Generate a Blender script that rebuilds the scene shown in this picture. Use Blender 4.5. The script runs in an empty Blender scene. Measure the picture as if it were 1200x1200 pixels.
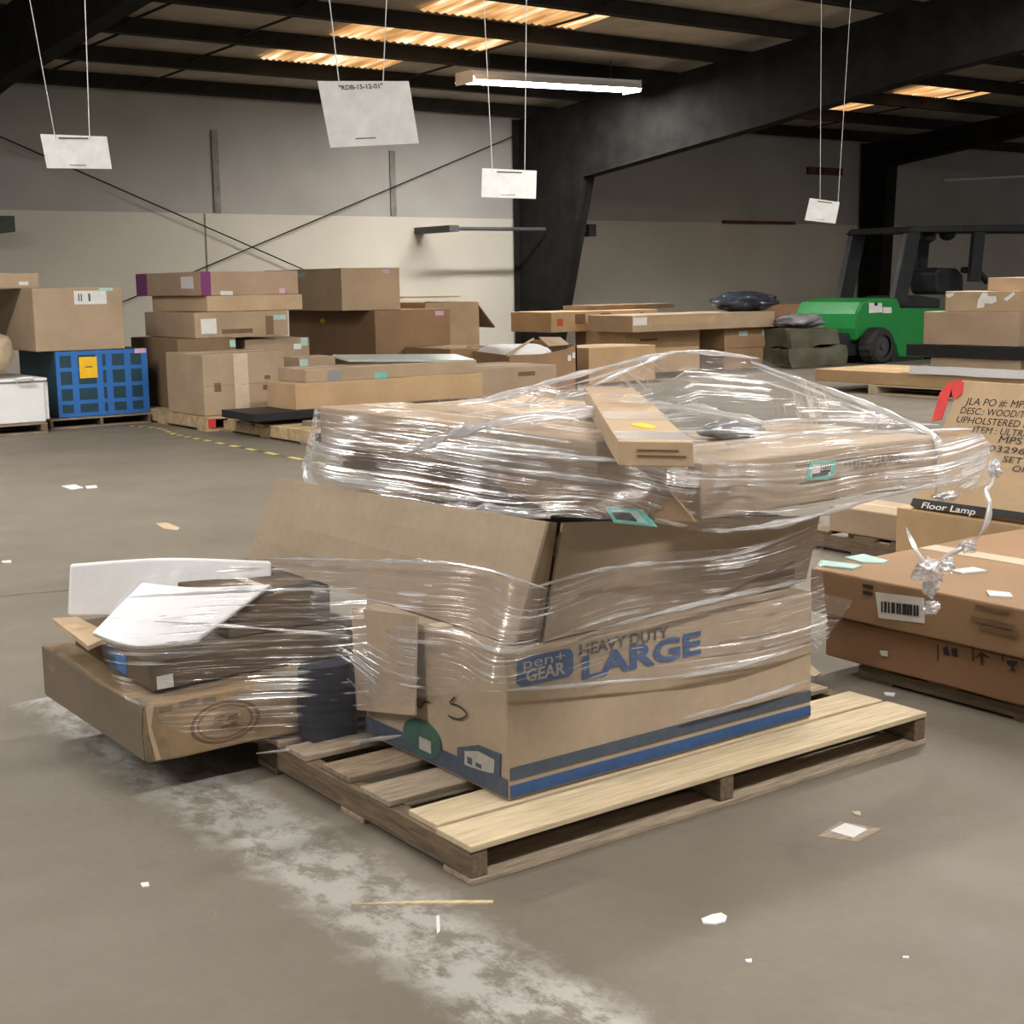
import bpy, bmesh, math, random
from mathutils import Vector, Matrix, noise
random.seed(7)
CARTONS = [
 ['large', 'moving_box', 'tan moving box printed LARGE in blue, standing directly on the foreground pallet', 'moving box', 'card_a', None, 0.003, [1.7331, 2.3956, 0.087], [0.9625, 0.0, 0.0], [-0.0, 0.6, 0.0], [0.0, 0.0, 0.3324], [['r', 'front', 'printed_logo', 'ink_blue', 0.028, 0.76, 0.19, 0.955, None], ['t', 'front', 'logo_text', 'ink_pale', 0.0461, 0.8805, 0.1197, 0.0695, 'pen+', 0.0], ['t', 'front', 'logo_text', 'ink_pale', 0.0528, 0.7911, 0.11259999999999999, 0.07999999999999996, 'GEAR', 0.03], ['t', 'front', 'printed_text', 'ink_grey', 0.2087, 0.8864, 0.2794, 0.07750000000000001, 'HEAVY DUTY', 0.018], ['t', 'front', 'printed_text', 'ink_blue', 0.2157, 0.7177, 0.3781, 0.15580000000000005, 'LARGE', 0.035], ['q', 'front', 'printed_fine_print', 'ink_faint', 0.66, 0.735, 0.86, 0.765, None], ['q', 'front', 'printed_stripe', 'ink_blue', 0.005, 0.025, 0.995, 0.105, None], ['q', 'front', 'printed_stripe', 'ink_slate', 0.005, 0.145, 0.995, 0.225, None], ['q', 'left', 'printed_stripe', 'ink_slate', 0.005, 0.025, 0.995, 0.15, None], ['p', 'left', 'printed_house_icon', 'ink_slate', [(0.6801, 0.2212), (0.8168, 0.3034), (0.9625, 0.3076), (0.9548, 0.1522), (0.8242, 0.0984), (0.6773, 0.0859)]], ['p', 'left', 'printed_house_icon', 'ink_pale', [(0.7315, 0.2213), (0.8216, 0.264), (0.9245, 0.2543), (0.9176, 0.157), (0.8247, 0.1285), (0.7296, 0.1237)]], ['q', 'left', 'printed_house_icon', 'ink_slate', 0.7479, 0.1427, 0.7806, 0.1929, None], ['q', 'left', 'printed_house_icon', 'ink_slate', 0.8035, 0.1488, 0.8416, 0.1778, None], ['c', 'left', 'printed_round_mark', 'ink_green', 0.435, 0.17, 0.135, 0.14], ['q', 'left', 'printed_round_mark', 'ink_pale', 0.4162, 0.0863, 0.4999, 0.179, None], ['s', 'left', 'handwritten_three', 'ink_black', [(0.676, 0.5818), (0.6403, 0.5247), (0.6921, 0.5285), (0.7427, 0.5082), (0.7478, 0.4806), (0.7074, 0.439), (0.6613, 0.4248), (0.6266, 0.4279)], 0.0045], ['s', 'left', 'handwritten_mark', 'ink_black', [(0.3915, 0.4262), (0.428, 0.3978), (0.4538, 0.4462), (0.497, 0.4705)], 0.004]]],
 ['boxA', 'cardboard_box', 'long flat carton at the upper left of the wrapped load, heavily streaked with film', 'cardboard box', 'card_b', None, 0.004, [1.93, 2.33, 0.757], [0.27, 0.0, 0.0], [0.0, 1.2167, 0.0], [0.0, 0.0, 0.108], []],
 ['boxA3', 'cardboard_box', 'tan carton at the far side of the load behind the narrow light carton', 'cardboard box', 'card_l', None, 0.004, [2.215, 2.88, 0.757], [0.4, 0.0, 0.0], [0.0, 0.62, 0.0], [0.0, 0.0, 0.105], []],
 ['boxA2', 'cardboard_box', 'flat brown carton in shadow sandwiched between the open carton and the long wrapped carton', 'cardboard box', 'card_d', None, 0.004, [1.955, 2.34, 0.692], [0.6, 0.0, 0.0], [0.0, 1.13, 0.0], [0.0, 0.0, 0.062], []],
 ['boxB', 'cardboard_box', 'long carton with turquoise 8155 sticker at the right front of the wrapped load', 'cardboard box', 'card_a', None, 0.004, [2.2075, 2.3, 0.668], [0.85, 0.0, 0.0], [-0.0, 0.52, 0.0], [0.0, 0.0, 0.128], [['q', 'front', 'printed_rule', 'ink_brown', 0.3644, 0.7514000000000001, 0.99, 0.7674000000000001, None], ['q', 'front', 'printed_rule', 'ink_brown', 0.3794, 0.41275, 0.99, 0.42875, None], ['q', 'front', 'printed_rule', 'ink_brown', 0.381, 0.010750000000000003, 0.99, 0.026750000000000003, None], ['t', 'front', 'printed_text', 'ink_brown', 0.5641, 0.5541, 0.32089999999999996, 0.18069999999999997, 'SKU:HOGA-W00XY', 0.015], ['p', 'front', 'sticker', 'turq', [(0.4198, 0.7999), (0.5304, 0.7533), (0.5208, 0.4819), (0.4959, 0.4157), (0.4036, 0.4728)]], ['p', 'front', 'sticker_panel', 'paper', [(0.4306, 0.7457), (0.5126, 0.7066), (0.5028, 0.4929), (0.4209, 0.5265)]], ['p', 'front', 'sticker_panel', 'ink_black', [(0.4643, 0.7182), (0.509, 0.7005), (0.5043, 0.557), (0.4613, 0.5746)]], ['t', 'front', 'sticker_text', 'paper', 0.4647, 0.6049, 0.03939999999999999, 0.08799999999999997, '8155', 0.0], ['q', 'front', 'sticker_line', 'ink_grey', 0.4278, 0.5054, 0.4955, 0.5705, None]]],
 ['boxC', 'cardboard_box', 'narrow light tan carton lying lengthwise on the very top of the wrapped load', 'cardboard box', 'card_l', None, 0.004, [1.6841, 1.9702, 0.868], [0.0831, -0.1105, 0.0], [0.8208, 1.1011, 0.0], [0.0, 0.0, 0.0471], [['p', 'top', 'yellow_mark', 'yellow', [(0.3214, 0.2256), (0.5316, 0.2482), (0.709, 0.2056), (0.636, 0.1674), (0.5093, 0.1778)]], ['q', 'front', 'printed_text', 'ink_brown', 0.25, 0.62, 0.8, 0.68, None], ['q', 'front', 'printed_text', 'ink_brown', 0.25, 0.4, 0.9, 0.46, None], ['q', 'top', 'clear_tape', 'film_tape', 0.003, 0.02, 0.997, 0.12, 'glossy clear tape'], ['q', 'top', 'clear_tape', 'film_tape', 0.003, 0.3, 0.997, 0.42, 'glossy clear tape']]],
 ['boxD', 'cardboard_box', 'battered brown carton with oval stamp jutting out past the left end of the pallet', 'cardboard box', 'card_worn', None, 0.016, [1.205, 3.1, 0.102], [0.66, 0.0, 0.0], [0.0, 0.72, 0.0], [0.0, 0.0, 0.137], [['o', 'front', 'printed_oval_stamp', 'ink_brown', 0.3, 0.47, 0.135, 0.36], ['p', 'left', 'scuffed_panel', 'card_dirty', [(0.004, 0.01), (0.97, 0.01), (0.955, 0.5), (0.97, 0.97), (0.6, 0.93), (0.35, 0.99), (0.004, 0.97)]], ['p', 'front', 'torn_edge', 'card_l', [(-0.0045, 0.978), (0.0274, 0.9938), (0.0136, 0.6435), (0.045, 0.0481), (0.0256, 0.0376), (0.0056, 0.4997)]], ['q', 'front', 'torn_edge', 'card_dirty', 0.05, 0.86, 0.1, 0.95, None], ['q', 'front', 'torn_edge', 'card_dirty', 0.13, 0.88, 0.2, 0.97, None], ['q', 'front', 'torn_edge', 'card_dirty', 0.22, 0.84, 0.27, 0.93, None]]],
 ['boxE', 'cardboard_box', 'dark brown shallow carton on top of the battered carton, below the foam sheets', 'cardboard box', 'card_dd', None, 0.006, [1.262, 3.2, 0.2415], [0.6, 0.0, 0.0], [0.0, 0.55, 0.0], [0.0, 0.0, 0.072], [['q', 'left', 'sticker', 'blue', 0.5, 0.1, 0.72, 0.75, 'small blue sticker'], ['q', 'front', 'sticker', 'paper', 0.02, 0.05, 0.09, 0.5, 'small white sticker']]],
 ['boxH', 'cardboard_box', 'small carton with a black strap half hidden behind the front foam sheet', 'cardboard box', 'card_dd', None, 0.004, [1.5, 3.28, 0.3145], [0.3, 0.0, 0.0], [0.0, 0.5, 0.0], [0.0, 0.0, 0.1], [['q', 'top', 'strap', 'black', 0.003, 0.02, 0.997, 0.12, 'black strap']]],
 ['R1', 'cardboard_box', 'reddish brown carton with handling symbols at the bottom of the right foreground stack', 'cardboard box', 'card_e', None, 0.005, [3.3, 1.6, 0.052], [1.1, 0.0, 0.0], [0.0, 1.28, 0.0], [0.0, 0.0, 0.128], [['p', 'left', 'printed_symbol_frame', 'ink_black', [(0.3221, 0.8883), (0.3243, 0.8928), (0.3258, 0.5243), (0.3235, 0.5235)]], ['p', 'left', 'printed_symbol_frame', 'ink_black', [(0.415, 1.0732), (0.4172, 1.0775), (0.4188, 0.7182), (0.4166, 0.7175)]], ['p', 'left', 'printed_symbol_frame', 'ink_black', [(0.4892, 1.2206), (0.4912, 1.2247), (0.4928, 0.8728), (0.4908, 0.8722)]], ['p', 'left', 'printed_symbol', 'ink_black', [(0.3382, 0.8426), (0.3493, 0.9036), (0.3546, 0.7009), (0.3411, 0.6926)]], ['p', 'left', 'printed_symbol', 'ink_black', [(0.3606, 0.8683), (0.3739, 0.9142), (0.3769, 0.7274), (0.3635, 0.7193)]], ['p', 'left', 'printed_symbol', 'ink_black', [(0.4227, 0.8029), (0.4372, 0.9656), (0.459, 0.8778), (0.4419, 0.8803), (0.4427, 0.6922), (0.4384, 0.6832), (0.4376, 0.8715)]], ['p', 'left', 'printed_symbol', 'ink_black', [(0.501, 0.9086), (0.5278, 0.9457), (0.5241, 0.8452), (0.5181, 0.8138), (0.5184, 0.7585), (0.5247, 0.7347), (0.5082, 0.7181), (0.5143, 0.7497), (0.514, 0.8051), (0.5056, 0.8247)]], ['p', 'left', 'sticker', 'paper', [(0.1641, 0.4522), (0.1862, 0.4766), (0.1866, 0.3558), (0.1694, 0.3408)]]]],
 ['R2', 'cardboard_box', 'brown carton with a barcode label on its side, upper of the right foreground stack', 'cardboard box', 'card_f', None, 0.005, [3.28, 1.6, 0.186], [1.1, 0.0, 0.0], [0.0, 1.33, 0.0], [0.0, 0.0, 0.1375], [['p', 'left', 'barcode_label', 'paper', [(0.194, 0.7448), (0.3221, 0.8258), (0.3264, 0.2903), (0.2053, 0.2034)]], ['p', 'left', 'barcode_bar', 'ink_black', [(0.2111, 0.5798), (0.2158, 0.5839), (0.2166, 0.3471), (0.2119, 0.3427)]], ['p', 'left', 'barcode_bar', 'ink_black', [(0.2193, 0.5857), (0.2263, 0.5937), (0.2271, 0.3575), (0.2201, 0.3491)]], ['p', 'left', 'barcode_bar', 'ink_black', [(0.2298, 0.5932), (0.2344, 0.5973), (0.2353, 0.3616), (0.2306, 0.3573)]], ['p', 'left', 'barcode_bar', 'ink_black', [(0.2391, 0.5999), (0.2483, 0.6116), (0.2491, 0.3768), (0.2399, 0.3645)]], ['p', 'left', 'barcode_bar', 'ink_black', [(0.2529, 0.6098), (0.2575, 0.6138), (0.2583, 0.3796), (0.2537, 0.3753)]], ['p', 'left', 'barcode_bar', 'ink_black', [(0.2597, 0.6147), (0.2643, 0.6187), (0.2652, 0.3849), (0.2606, 0.3806)]], ['p', 'left', 'barcode_bar', 'ink_black', [(0.2689, 0.6213), (0.2779, 0.6329), (0.2788, 0.3999), (0.2697, 0.3877)]], ['p', 'left', 'barcode_bar', 'ink_black', [(0.2802, 0.6294), (0.2847, 0.6334), (0.2856, 0.4008), (0.2811, 0.3966)]], ['p', 'left', 'barcode_bar', 'ink_black', [(0.287, 0.6343), (0.2937, 0.642), (0.2946, 0.41), (0.2879, 0.4018)]], ['p', 'left', 'barcode_bar', 'ink_black', [(0.2982, 0.6423), (0.3027, 0.6463), (0.3036, 0.4148), (0.2991, 0.4106)]], ['p', 'left', 'barcode_bar', 'ink_black', [(0.3061, 0.6479), (0.3105, 0.6519), (0.3114, 0.4209), (0.3069, 0.4167)]], ['q', 'left', 'printed_mark', 'ink_black', 0.1602, 0.8077, 0.1867, 0.878, None], ['q', 'left', 'printed_mark', 'ink_black', 0.1606, 0.6589, 0.1872, 0.7283, None], ['q', 'left', 'printed_text', 'ink_brown', 0.4546, 0.8532, 0.5351, 0.9224, None], ['q', 'left', 'printed_text', 'ink_brown', 0.4456, 0.5575, 0.5462, 0.6689, None], ['q', 'left', 'printed_text', 'ink_brown', 0.4669, 0.421, 0.5587, 0.5212, None], ['p', 'top', 'sticker', 'palegreen', [(0.1774, 1.0223), (0.2584, 1.0217), (0.2308, 0.9287), (0.1887, 0.9178), (0.1551, 0.9552)]], ['p', 'top', 'sticker', 'palegreen', [(0.0872, 1.0308), (0.117, 0.9287), (0.062, 0.9153), (0.0238, 0.9947)]], ['p', 'top', 'sticker', 'paper', [(0.2339, 0.7555), (0.3181, 0.7471), (0.3085, 0.7028), (0.2296, 0.721)]], ['p', 'top', 'sticker', 'paper', [(0.0986, 0.5794), (0.1253, 0.5388), (0.0894, 0.5102), (0.0528, 0.5463)]]]],
 ['R3', 'cardboard_box', 'plain orange tan carton behind the barcode carton, carrying the carton with lettering', 'cardboard box', 'card_g', None, 0.004, [4.425, 1.9, 0.0], [0.6, 0.0, 0.0], [0.0, 1.62, 0.0], [0.0, 0.0, 0.322], []],
 ['T', 'cardboard_box', 'leaning flat carton with lines of black lettering and red tape on its corner at right', 'cardboard box', 'card_h', None, 0.004, [4.43, 1.75, 0.336], [0.0422, 0.0, -0.0268], [0.0, 1.71, 0.0], [0.296, 0.0, 0.465], [['t', 'left', 'printed_text', 'ink_black', 0.0357, 0.81, 0.1603, 0.05499999999999994, 'JLA PO #: MPS', 0.0], ['t', 'left', 'printed_text', 'ink_black', 0.032, 0.7374, 0.1645, 0.05119999999999991, 'DESC.: WOOD/T', 0.0], ['t', 'left', 'printed_text', 'ink_black', 0.0306, 0.6655, 0.18560000000000001, 0.051100000000000034, 'UPHOLSTERED B', 0.0], ['t', 'left', 'printed_text', 'ink_black', 0.083, 0.5976, 0.14489999999999997, 0.05030000000000001, 'ITEM : ULTRA', 0.0], ['t', 'left', 'printed_text', 'ink_black', 0.159, 0.5387, 0.069, 0.05190000000000006, 'MPS1', 0.0], ['t', 'left', 'printed_text', 'ink_black', 0.1425, 0.4682, 0.0912, 0.04560000000000003, '03296', 0.0], ['t', 'left', 'printed_text', 'ink_black', 0.1885, 0.3977, 0.06659999999999999, 0.044800000000000006, 'SET 1', 0.0], ['t', 'left', 'printed_text', 'ink_black', 0.2198, 0.3371, 0.0353, 0.044300000000000006, 'OF', 0.0], ['q', 'left', 'printed_band', 'black', 0.003, 0.0, 0.997, 0.055, 'black printed band'], ['t', 'left', 'band_text', 'paper', 0.0346, -0.0126, 0.1379, 0.0449, 'Floor Lamp', 0.01], ['p', 'left', 'red_tape', 'red', [(-0.0307, 0.9705), (0.0029, 0.9969), (-0.0005, 0.9547), (-0.0149, 0.9244), (-0.0081, 0.6767), (-0.0335, 0.6568), (-0.0412, 0.8777)]], ['p', 'left', 'red_tape', 'red', [(-0.0132, 0.9455), (0.0093, 0.984), (0.0179, 0.8888), (0.0078, 0.8455), (-0.0063, 0.8635)]]]],
 ['bh', 'cardboard_box', 'low brown carton on the floor beyond the foreground pallet, left of the lettered carton', 'cardboard box', 'card_b', None, 0.004, [4.85, 3.7921, 0.088], [0.3, 0.0, 0.0], [-0.0, 0.4331, 0.0], [0.0, 0.0, 0.1146], []],
 ['bigL', 'cardboard_box', 'large brown carton with white label stacked on the blue taped crate', 'cardboard box', 'card_b', None, 0.004, [4.014, 12.42, 0.678], [0.8043, 0.0, 0.0], [-0.0, 1.6881, 0.0], [0.0, 0.0, 0.5433], [['q', 'front', 'shipping_label', 'paper', 0.45, 0.7354, 0.8136, 0.9501, None], ['q', 'front', 'sticker', 'palegreen', 0.7385, 0.9404, 0.8901, 0.995, None], ['q', 'front', 'barcode_bar', 'ink_grey', 0.4954, 0.7853, 0.509, 0.9083, None], ['q', 'front', 'barcode_bar', 'ink_grey', 0.5237, 0.7845, 0.5374, 0.9076, None], ['q', 'front', 'barcode_bar', 'ink_grey', 0.6092, 0.7819, 0.6326, 0.9056, None]]],
 ['topL', 'cardboard_box', 'small brown carton on the top left stack against the cream wall', 'cardboard box', 'card_b', None, 0.004, [3.3714, 12.7, 1.2243], [0.8, 0.0, 0.0], [-0.0, 0.5, 0.0], [0.0, 0.0, 0.1301], [['q', 'front', 'sticker', 'paper', 0.7807, 0.2111, 0.8802, 0.4451, None]]],
 ['fc', 'cardboard_box', 'big tan carton with pale tape strip at the front of the left pallet', 'cardboard box', 'card_b', None, 0.004, [5.0407, 11.2839, 0.125], [0.7739, 0.0, 0.0], [-0.0, 0.7674, 0.0], [0.0, 0.0, 0.5198], [['q', 'front', 'tape', 'tape', 0.3707, 0.005, 0.5435, 0.995, None], ['q', 'front', 'carton_seam', 'ink_brown', 0.01, 0.485, 0.99, 0.49, None], ['q', 'front', 'printed_mark', 'ink_brown', 0.1297, 0.3872, 0.2059, 0.5332, None], ['q', 'front', 'printed_mark', 'ink_brown', 0.7429, 0.5509, 0.8152, 0.6134, None], ['q', 'front', 'printed_mark', 'ink_brown', 0.7168, 0.3769, 0.8418, 0.4586, None]]],
 ['bt', 'cardboard_box', 'tall dark brown carton directly behind the tan carton with pale tape strip', 'cardboard box', 'card_d', None, 0.004, [5.1837, 12.1113, 0.125], [0.5667, 0.0, 0.0], [-0.0, 1.1056, 0.0], [0.0, 0.0, 0.6253], [['q', 'front', 'sticker', 'palegreen', 0.893, 0.8623, 0.995, 0.9657, None]]],
 ['br', 'cardboard_box', 'brown carton under the long labelled carton, with two small stickers at its right', 'cardboard box', 'card_b', None, 0.004, [5.8901, 12.2113, 0.125], [0.6716, 0.0, 0.0], [-0.0, 0.7, 0.0], [0.0, 0.0, 0.5985], [['q', 'front', 'sticker', 'palegreen', 0.8633, 0.8673, 0.9676, 0.9934, None], ['q', 'front', 'sticker', 'paper', 0.7515, 0.8172, 0.8702, 0.9033, None]]],
 ['long', 'cardboard_box', 'long brown carton with square white label, third from top of the left stack', 'cardboard box', 'card_b', None, 0.004, [5.3653, 12.1313, 0.7533], [0.9387, 0.0, 0.0], [-0.0, 1.163, 0.0], [0.0, 0.0, 0.231], [['q', 'front', 'shipping_label', 'paper', 0.0627, 0.1605, 0.2239, 0.7457, None], ['q', 'front', 'sticker', 'palegreen', 0.8373, 0.6477, 0.9771, 0.8337, None], ['q', 'front', 'dark_tape', 'card_d', 0.7527, 0.0455, 0.8379, 0.8081, None], ['q', 'front', 'printed_text', 'ink_brown', 0.2797, 0.1444, 0.6057, 0.3208, None]]],
 ['thin', 'cardboard_box', 'thin carton sandwiched between the purple taped carton and the long labelled carton', 'cardboard box', 'card_l', None, 0.004, [5.5295, 12.2113, 0.9873], [0.9764, 0.0, 0.0], [-0.0, 1.2726, 0.0], [0.0, 0.0, 0.1437], []],
 ['purp', 'cardboard_box', 'carton with purple tape on its end, topmost of the left stack', 'cardboard box', 'card_i', None, 0.004, [5.4845, 12.2313, 1.1339], [0.996, 0.0, 0.0], [-0.0, 1.5239, 0.0], [0.0, 0.0, 0.2176], [['q', 'left', 'purple_tape', 'purple', 0.003, 0.003, 0.18, 0.997, 'purple tape'], ['q', 'front', 'purple_tape', 'purple', 0.003, 0.003, 0.1, 0.997, 'purple tape'], ['q', 'left', 'sticker', 'paper', 0.72, 0.3, 0.9, 0.8, None], ['q', 'front', 'shipping_label', 'paper', 0.1914, 0.005, 0.316, 0.1839, None], ['q', 'front', 'sticker', 'pink', 0.7942, 0.0289, 0.8549, 0.2524, None]]],
 ['sm', 'cardboard_box', 'small carton with turquoise sticker standing right of the tan carton with tape strip', 'cardboard box', 'card_b', None, 0.004, [6.1235, 11.6, 0.0], [0.3768, 0.0, 0.0], [-0.0, 0.3385, 0.0], [0.0, 0.0, 0.5675], [['q', 'front', 'sticker', 'palegreen', 0.0149, 0.8295, 0.237, 0.9724, None]]],
 ['wide', 'cardboard_box', 'very wide brown carton standing under the orange tan carton at the back', 'cardboard box', 'card_f', None, 0.004, [8.5506, 14.3, 0.0], [1.0411, 0.0, 0.0], [-0.0, 2.1307, 0.0], [0.0, 0.0, 0.9172], [['q', 'front', 'sticker', 'pink', 0.8001, 0.9157, 0.9156, 0.9738, None], ['p', 'left', 'sticker', 'yellow', [(0.385, 0.8781), (0.4259, 0.896), (0.45, 0.8628), (0.4236, 0.8226), (0.3886, 0.8329)]]]],
 ['topb', 'cardboard_box', 'large orange tan carton crowning the centre back stack', 'cardboard box', 'card_l', None, 0.004, [8.178, 14.4, 0.9202], [0.7841, 0.0, 0.0], [-0.0, 1.9345, 0.0], [0.0, 0.0, 0.4862], [['q', 'front', 'sticker', 'pink', 0.7023, 0.8614, 0.8333, 0.9636, None], ['q', 'left', 'sticker', 'palegreen', 0.4301, 0.805, 0.5502, 0.9149, None]]],
 ['flp', 'cardboard_box', 'tan topped carton just right of the very wide brown carton', 'cardboard box', 'card_f', None, 0.004, [8.915, 13.3, 0.0], [0.749, 0.0, 0.0], [-0.0, 0.95, 0.0], [0.0, 0.0, 0.4899], [['q', 'front', 'sticker', 'palegreen', 0.4722, 0.7824, 0.6761, 0.9132, None]]],
 ['flat1', 'cardboard_box', 'tan carton lying under the flat carton with turquoise sticker', 'cardboard box', 'card_g', None, 0.004, [5.3936, 10.3, 0.2144], [1.8443, 0.0, 0.0], [-0.0, 0.5, 0.0], [0.0, 0.0, 0.2136], []],
 ['flat2', 'cardboard_box', 'flat carton with a grey tape band and turquoise sticker, under the glass sheet', 'cardboard box', 'card_b', None, 0.004, [5.4983, 10.32, 0.4299], [1.7011, 0.0, 0.0], [-0.0, 0.48, 0.0], [0.0, 0.0, 0.1089], [['q', 'front', 'sticker', 'turq', 0.384, 0.005, 0.4565, 0.4557, None], ['q', 'front', 'tape', 'greytape', 0.1225, 0.005, 0.1952, 0.8139, None]]],
 ['flat3', 'cardboard_box', 'low carton between the flat carton with turquoise sticker and the open carton of foam', 'cardboard box', 'card_b', None, 0.004, [8.0557, 11.6, 0.0], [1.0327, 0.0, 0.0], [-0.0, 0.9, 0.0], [0.0, 0.0, 0.3685], [['q', 'front', 'printed_mark', 'ink_brown', 0.5217, 0.7386, 0.731, 0.8611, None]]],
 ['c1', 'cardboard_box', 'tan carton with yellow dot sticker under the long white labelled carton', 'cardboard box', 'card_g', None, 0.004, [12.2601, 14.2, 0.0], [1.3461, 0.0, 0.0], [-0.0, 0.8, 0.0], [0.0, 0.0, 0.5574], [['p', 'front', 'sticker', 'yellow', [(0.31, 0.6545), (0.3549, 0.6807), (0.4, 0.6464), (0.3775, 0.5777), (0.3213, 0.593)]], ['q', 'front', 'printed_text', 'ink_brown', 0.1987, 0.7657, 0.4225, 0.8248, None]]],
 ['c2', 'cardboard_box', 'narrow dark carton in the middle of the right back stack', 'cardboard box', 'card_d', None, 0.004, [14.2577, 14.84, 0.0], [0.4175, 0.0, 0.0], [-0.0, 0.8, 0.0], [0.0, 0.0, 0.4948], [['q', 'front', 'sticker', 'palegreen', 0.005, 0.7447, 0.3935, 0.8795, None]]],
 ['c3', 'cardboard_box', 'brown carton at the bottom right of the right back stack', 'cardboard box', 'card_f', None, 0.004, [13.8838, 14.0, 0.0], [1.1693, 0.0, 0.0], [-0.0, 0.8, 0.0], [0.0, 0.0, 0.2787], []],
 ['c4', 'cardboard_box', 'brown carton with two pale stickers above the bottom right carton of the right back stack', 'cardboard box', 'card_f', None, 0.004, [13.8799, 14.0, 0.2817], [1.219, 0.0, 0.0], [-0.0, 0.8, 0.0], [0.0, 0.0, 0.2741], [['q', 'front', 'sticker', 'palegreen', 0.2248, 0.6107, 0.3611, 0.8427, None], ['q', 'front', 'sticker', 'paper', 0.5936, 0.5992, 0.7337, 0.8344, None]]],
 ['c5', 'cardboard_box', 'long carton with white label at its left end lying on the right back stack', 'cardboard box', 'card_b', None, 0.004, [12.0886, 13.85, 0.5614], [2.6055, 0.0, 0.0], [-0.0, 0.9, 0.0], [0.0, 0.0, 0.213], [['q', 'front', 'shipping_label', 'paper', 0.005, 0.409, 0.0948, 0.9004, None], ['q', 'front', 'open_flap', 'card_g', 0.106, 0.4038, 0.5617, 0.8399, None], ['q', 'front', 'end_flap', 'card_g', 0.995, 0.1114, 0.995, 0.8033, None]]],
 ['c6', 'cardboard_box', 'dark brown carton at the left below the long orange carton', 'cardboard box', 'card_d', None, 0.004, [12.3821, 15.05, 0.0], [0.5514, 0.0, 0.0], [-0.0, 0.3279, 0.0], [0.0, 0.0, 0.5497], []],
 ['c7', 'cardboard_box', 'low carton with pale top in front of the right back stack', 'cardboard box', 'card_g', None, 0.004, [10.8331, 13.2, 0.0], [1.0641, 0.0, 0.0], [-0.0, 0.8, 0.0], [0.0, 0.0, 0.4287], []],
 ['c8', 'cardboard_box', 'long orange tan carton with red print at the upper left of the right back stack', 'cardboard box', 'card_g', None, 0.004, [11.6329, 14.95, 0.5537], [1.8727, 0.0, 0.0], [-0.0, 0.9, 0.0], [0.0, 0.0, 0.2667], [['q', 'front', 'printed_mark', 'redink', 0.0545, 0.3088, 0.1078, 0.6556, None], ['q', 'front', 'printed_mark', 'ink_brown', 0.2173, 0.3951, 0.3108, 0.8794, None], ['q', 'front', 'printed_mark', 'ink_brown', 0.4545, 0.3909, 0.5509, 0.8819, None], ['q', 'front', 'printed_mark', 'ink_brown', 0.8312, 0.6813, 0.8647, 0.8624, None]]],
 ['c9', 'cardboard_box', 'long narrow brown carton lying skewed on the long orange carton', 'cardboard box', 'card_d', None, 0.004, [12.5628, 15.3, 0.8235], [1.7877, 0.2156, 0.0], [-0.0599, 0.4964, 0.0], [0.0, 0.0, 0.0626], []],
 ['c10', 'cardboard_box', 'brown carton standing just behind the rear of the green forklift', 'cardboard box', 'card_e', None, 0.004, [17.1771, 15.5, 0.0], [1.2145, 0.0, 0.0], [-0.0, 0.9, 0.0], [0.0, 0.0, 0.8058], []],
 ['ol1', 'wrapped_bundle', 'dark olive boxy bundle on the floor beside the forklift rear wheel, the lower one', 'bundle', 'olive', None, 0.05, [14.6197, 13.45, 0.0], [1.1071, 0.0, 0.0], [-0.0, 0.7, 0.0], [0.0, 0.0, 0.2655], []],
 ['ol2', 'wrapped_bundle', 'dark olive wrapped bundle on top of another, with grey plastic lying over it', 'bundle', 'olive', None, 0.05, [14.6513, 13.5, 0.2685], [0.9459, 0.0, 0.0], [-0.0, 0.6, 0.0], [0.0, 0.0, 0.2606], []],
 ['lf', 'cardboard_box', 'very long flat tan carton lying on the pallet in front of the green forklift', 'cardboard box', 'card_g', None, 0.004, [11.902, 6.0, 0.105], [1.1, 0.0, 0.0], [0.0, 4.6107, 0.0], [0.0, 0.0, 0.13], []],
 ['tf', 'cardboard_box', 'thin tan carton between the white foam sheet and the black beam by the forklift', 'cardboard box', 'card_b', None, 0.004, [11.952, 8.0908, 0.311], [0.8, 0.0, 0.0], [-0.0, 1.035, 0.0], [0.0, 0.0, 0.0959], []],
 ['f1', 'cardboard_box', 'large plain pinkish tan carton stacked in front of the green forklift', 'cardboard box', 'card_i', None, 0.004, [11.922, 8.114, 0.5347], [0.7, 0.0, 0.0], [-0.0, 1.0895, 0.0], [0.0, 0.0, 0.3271], []],
 ['f2', 'cardboard_box', 'light carton with torn white tape on top of the plain pinkish carton', 'cardboard box', 'card_l', None, 0.004, [11.952, 8.1634, 0.8648], [0.6, 0.0, 0.0], [-0.0, 0.8132, 0.0], [0.0, 0.0, 0.1963], [['p', 'left', 'white_tape', 'white', [(0.461, 0.1734), (0.469, 0.5506), (0.5248, 0.9261), (0.5959, 0.9249), (0.6095, 0.7586), (0.7152, 0.7578), (0.7296, 0.5097), (0.6606, 0.3849), (0.5657, 0.4257), (0.556, 0.217)]], ['p', 'left', 'white_tape', 'white', [(0.0015, 0.849), (0.1246, 0.9536), (0.1141, 0.7626), (0.0405, 0.6779)]], ['p', 'left', 'white_tape', 'white', [(0.8217, 0.5924), (0.9556, 0.9601), (0.9798, 0.8373), (0.8688, 0.5102)]]]],
 ['f3', 'cardboard_box', 'small light carton highest in the stack before the forklift seat', 'cardboard box', 'card_l', None, 0.004, [12.052, 7.8841, 1.0642], [0.4, 0.0, 0.0], [-0.0, 0.6757, 0.0], [0.0, 0.0, 0.1242], []]]
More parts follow.
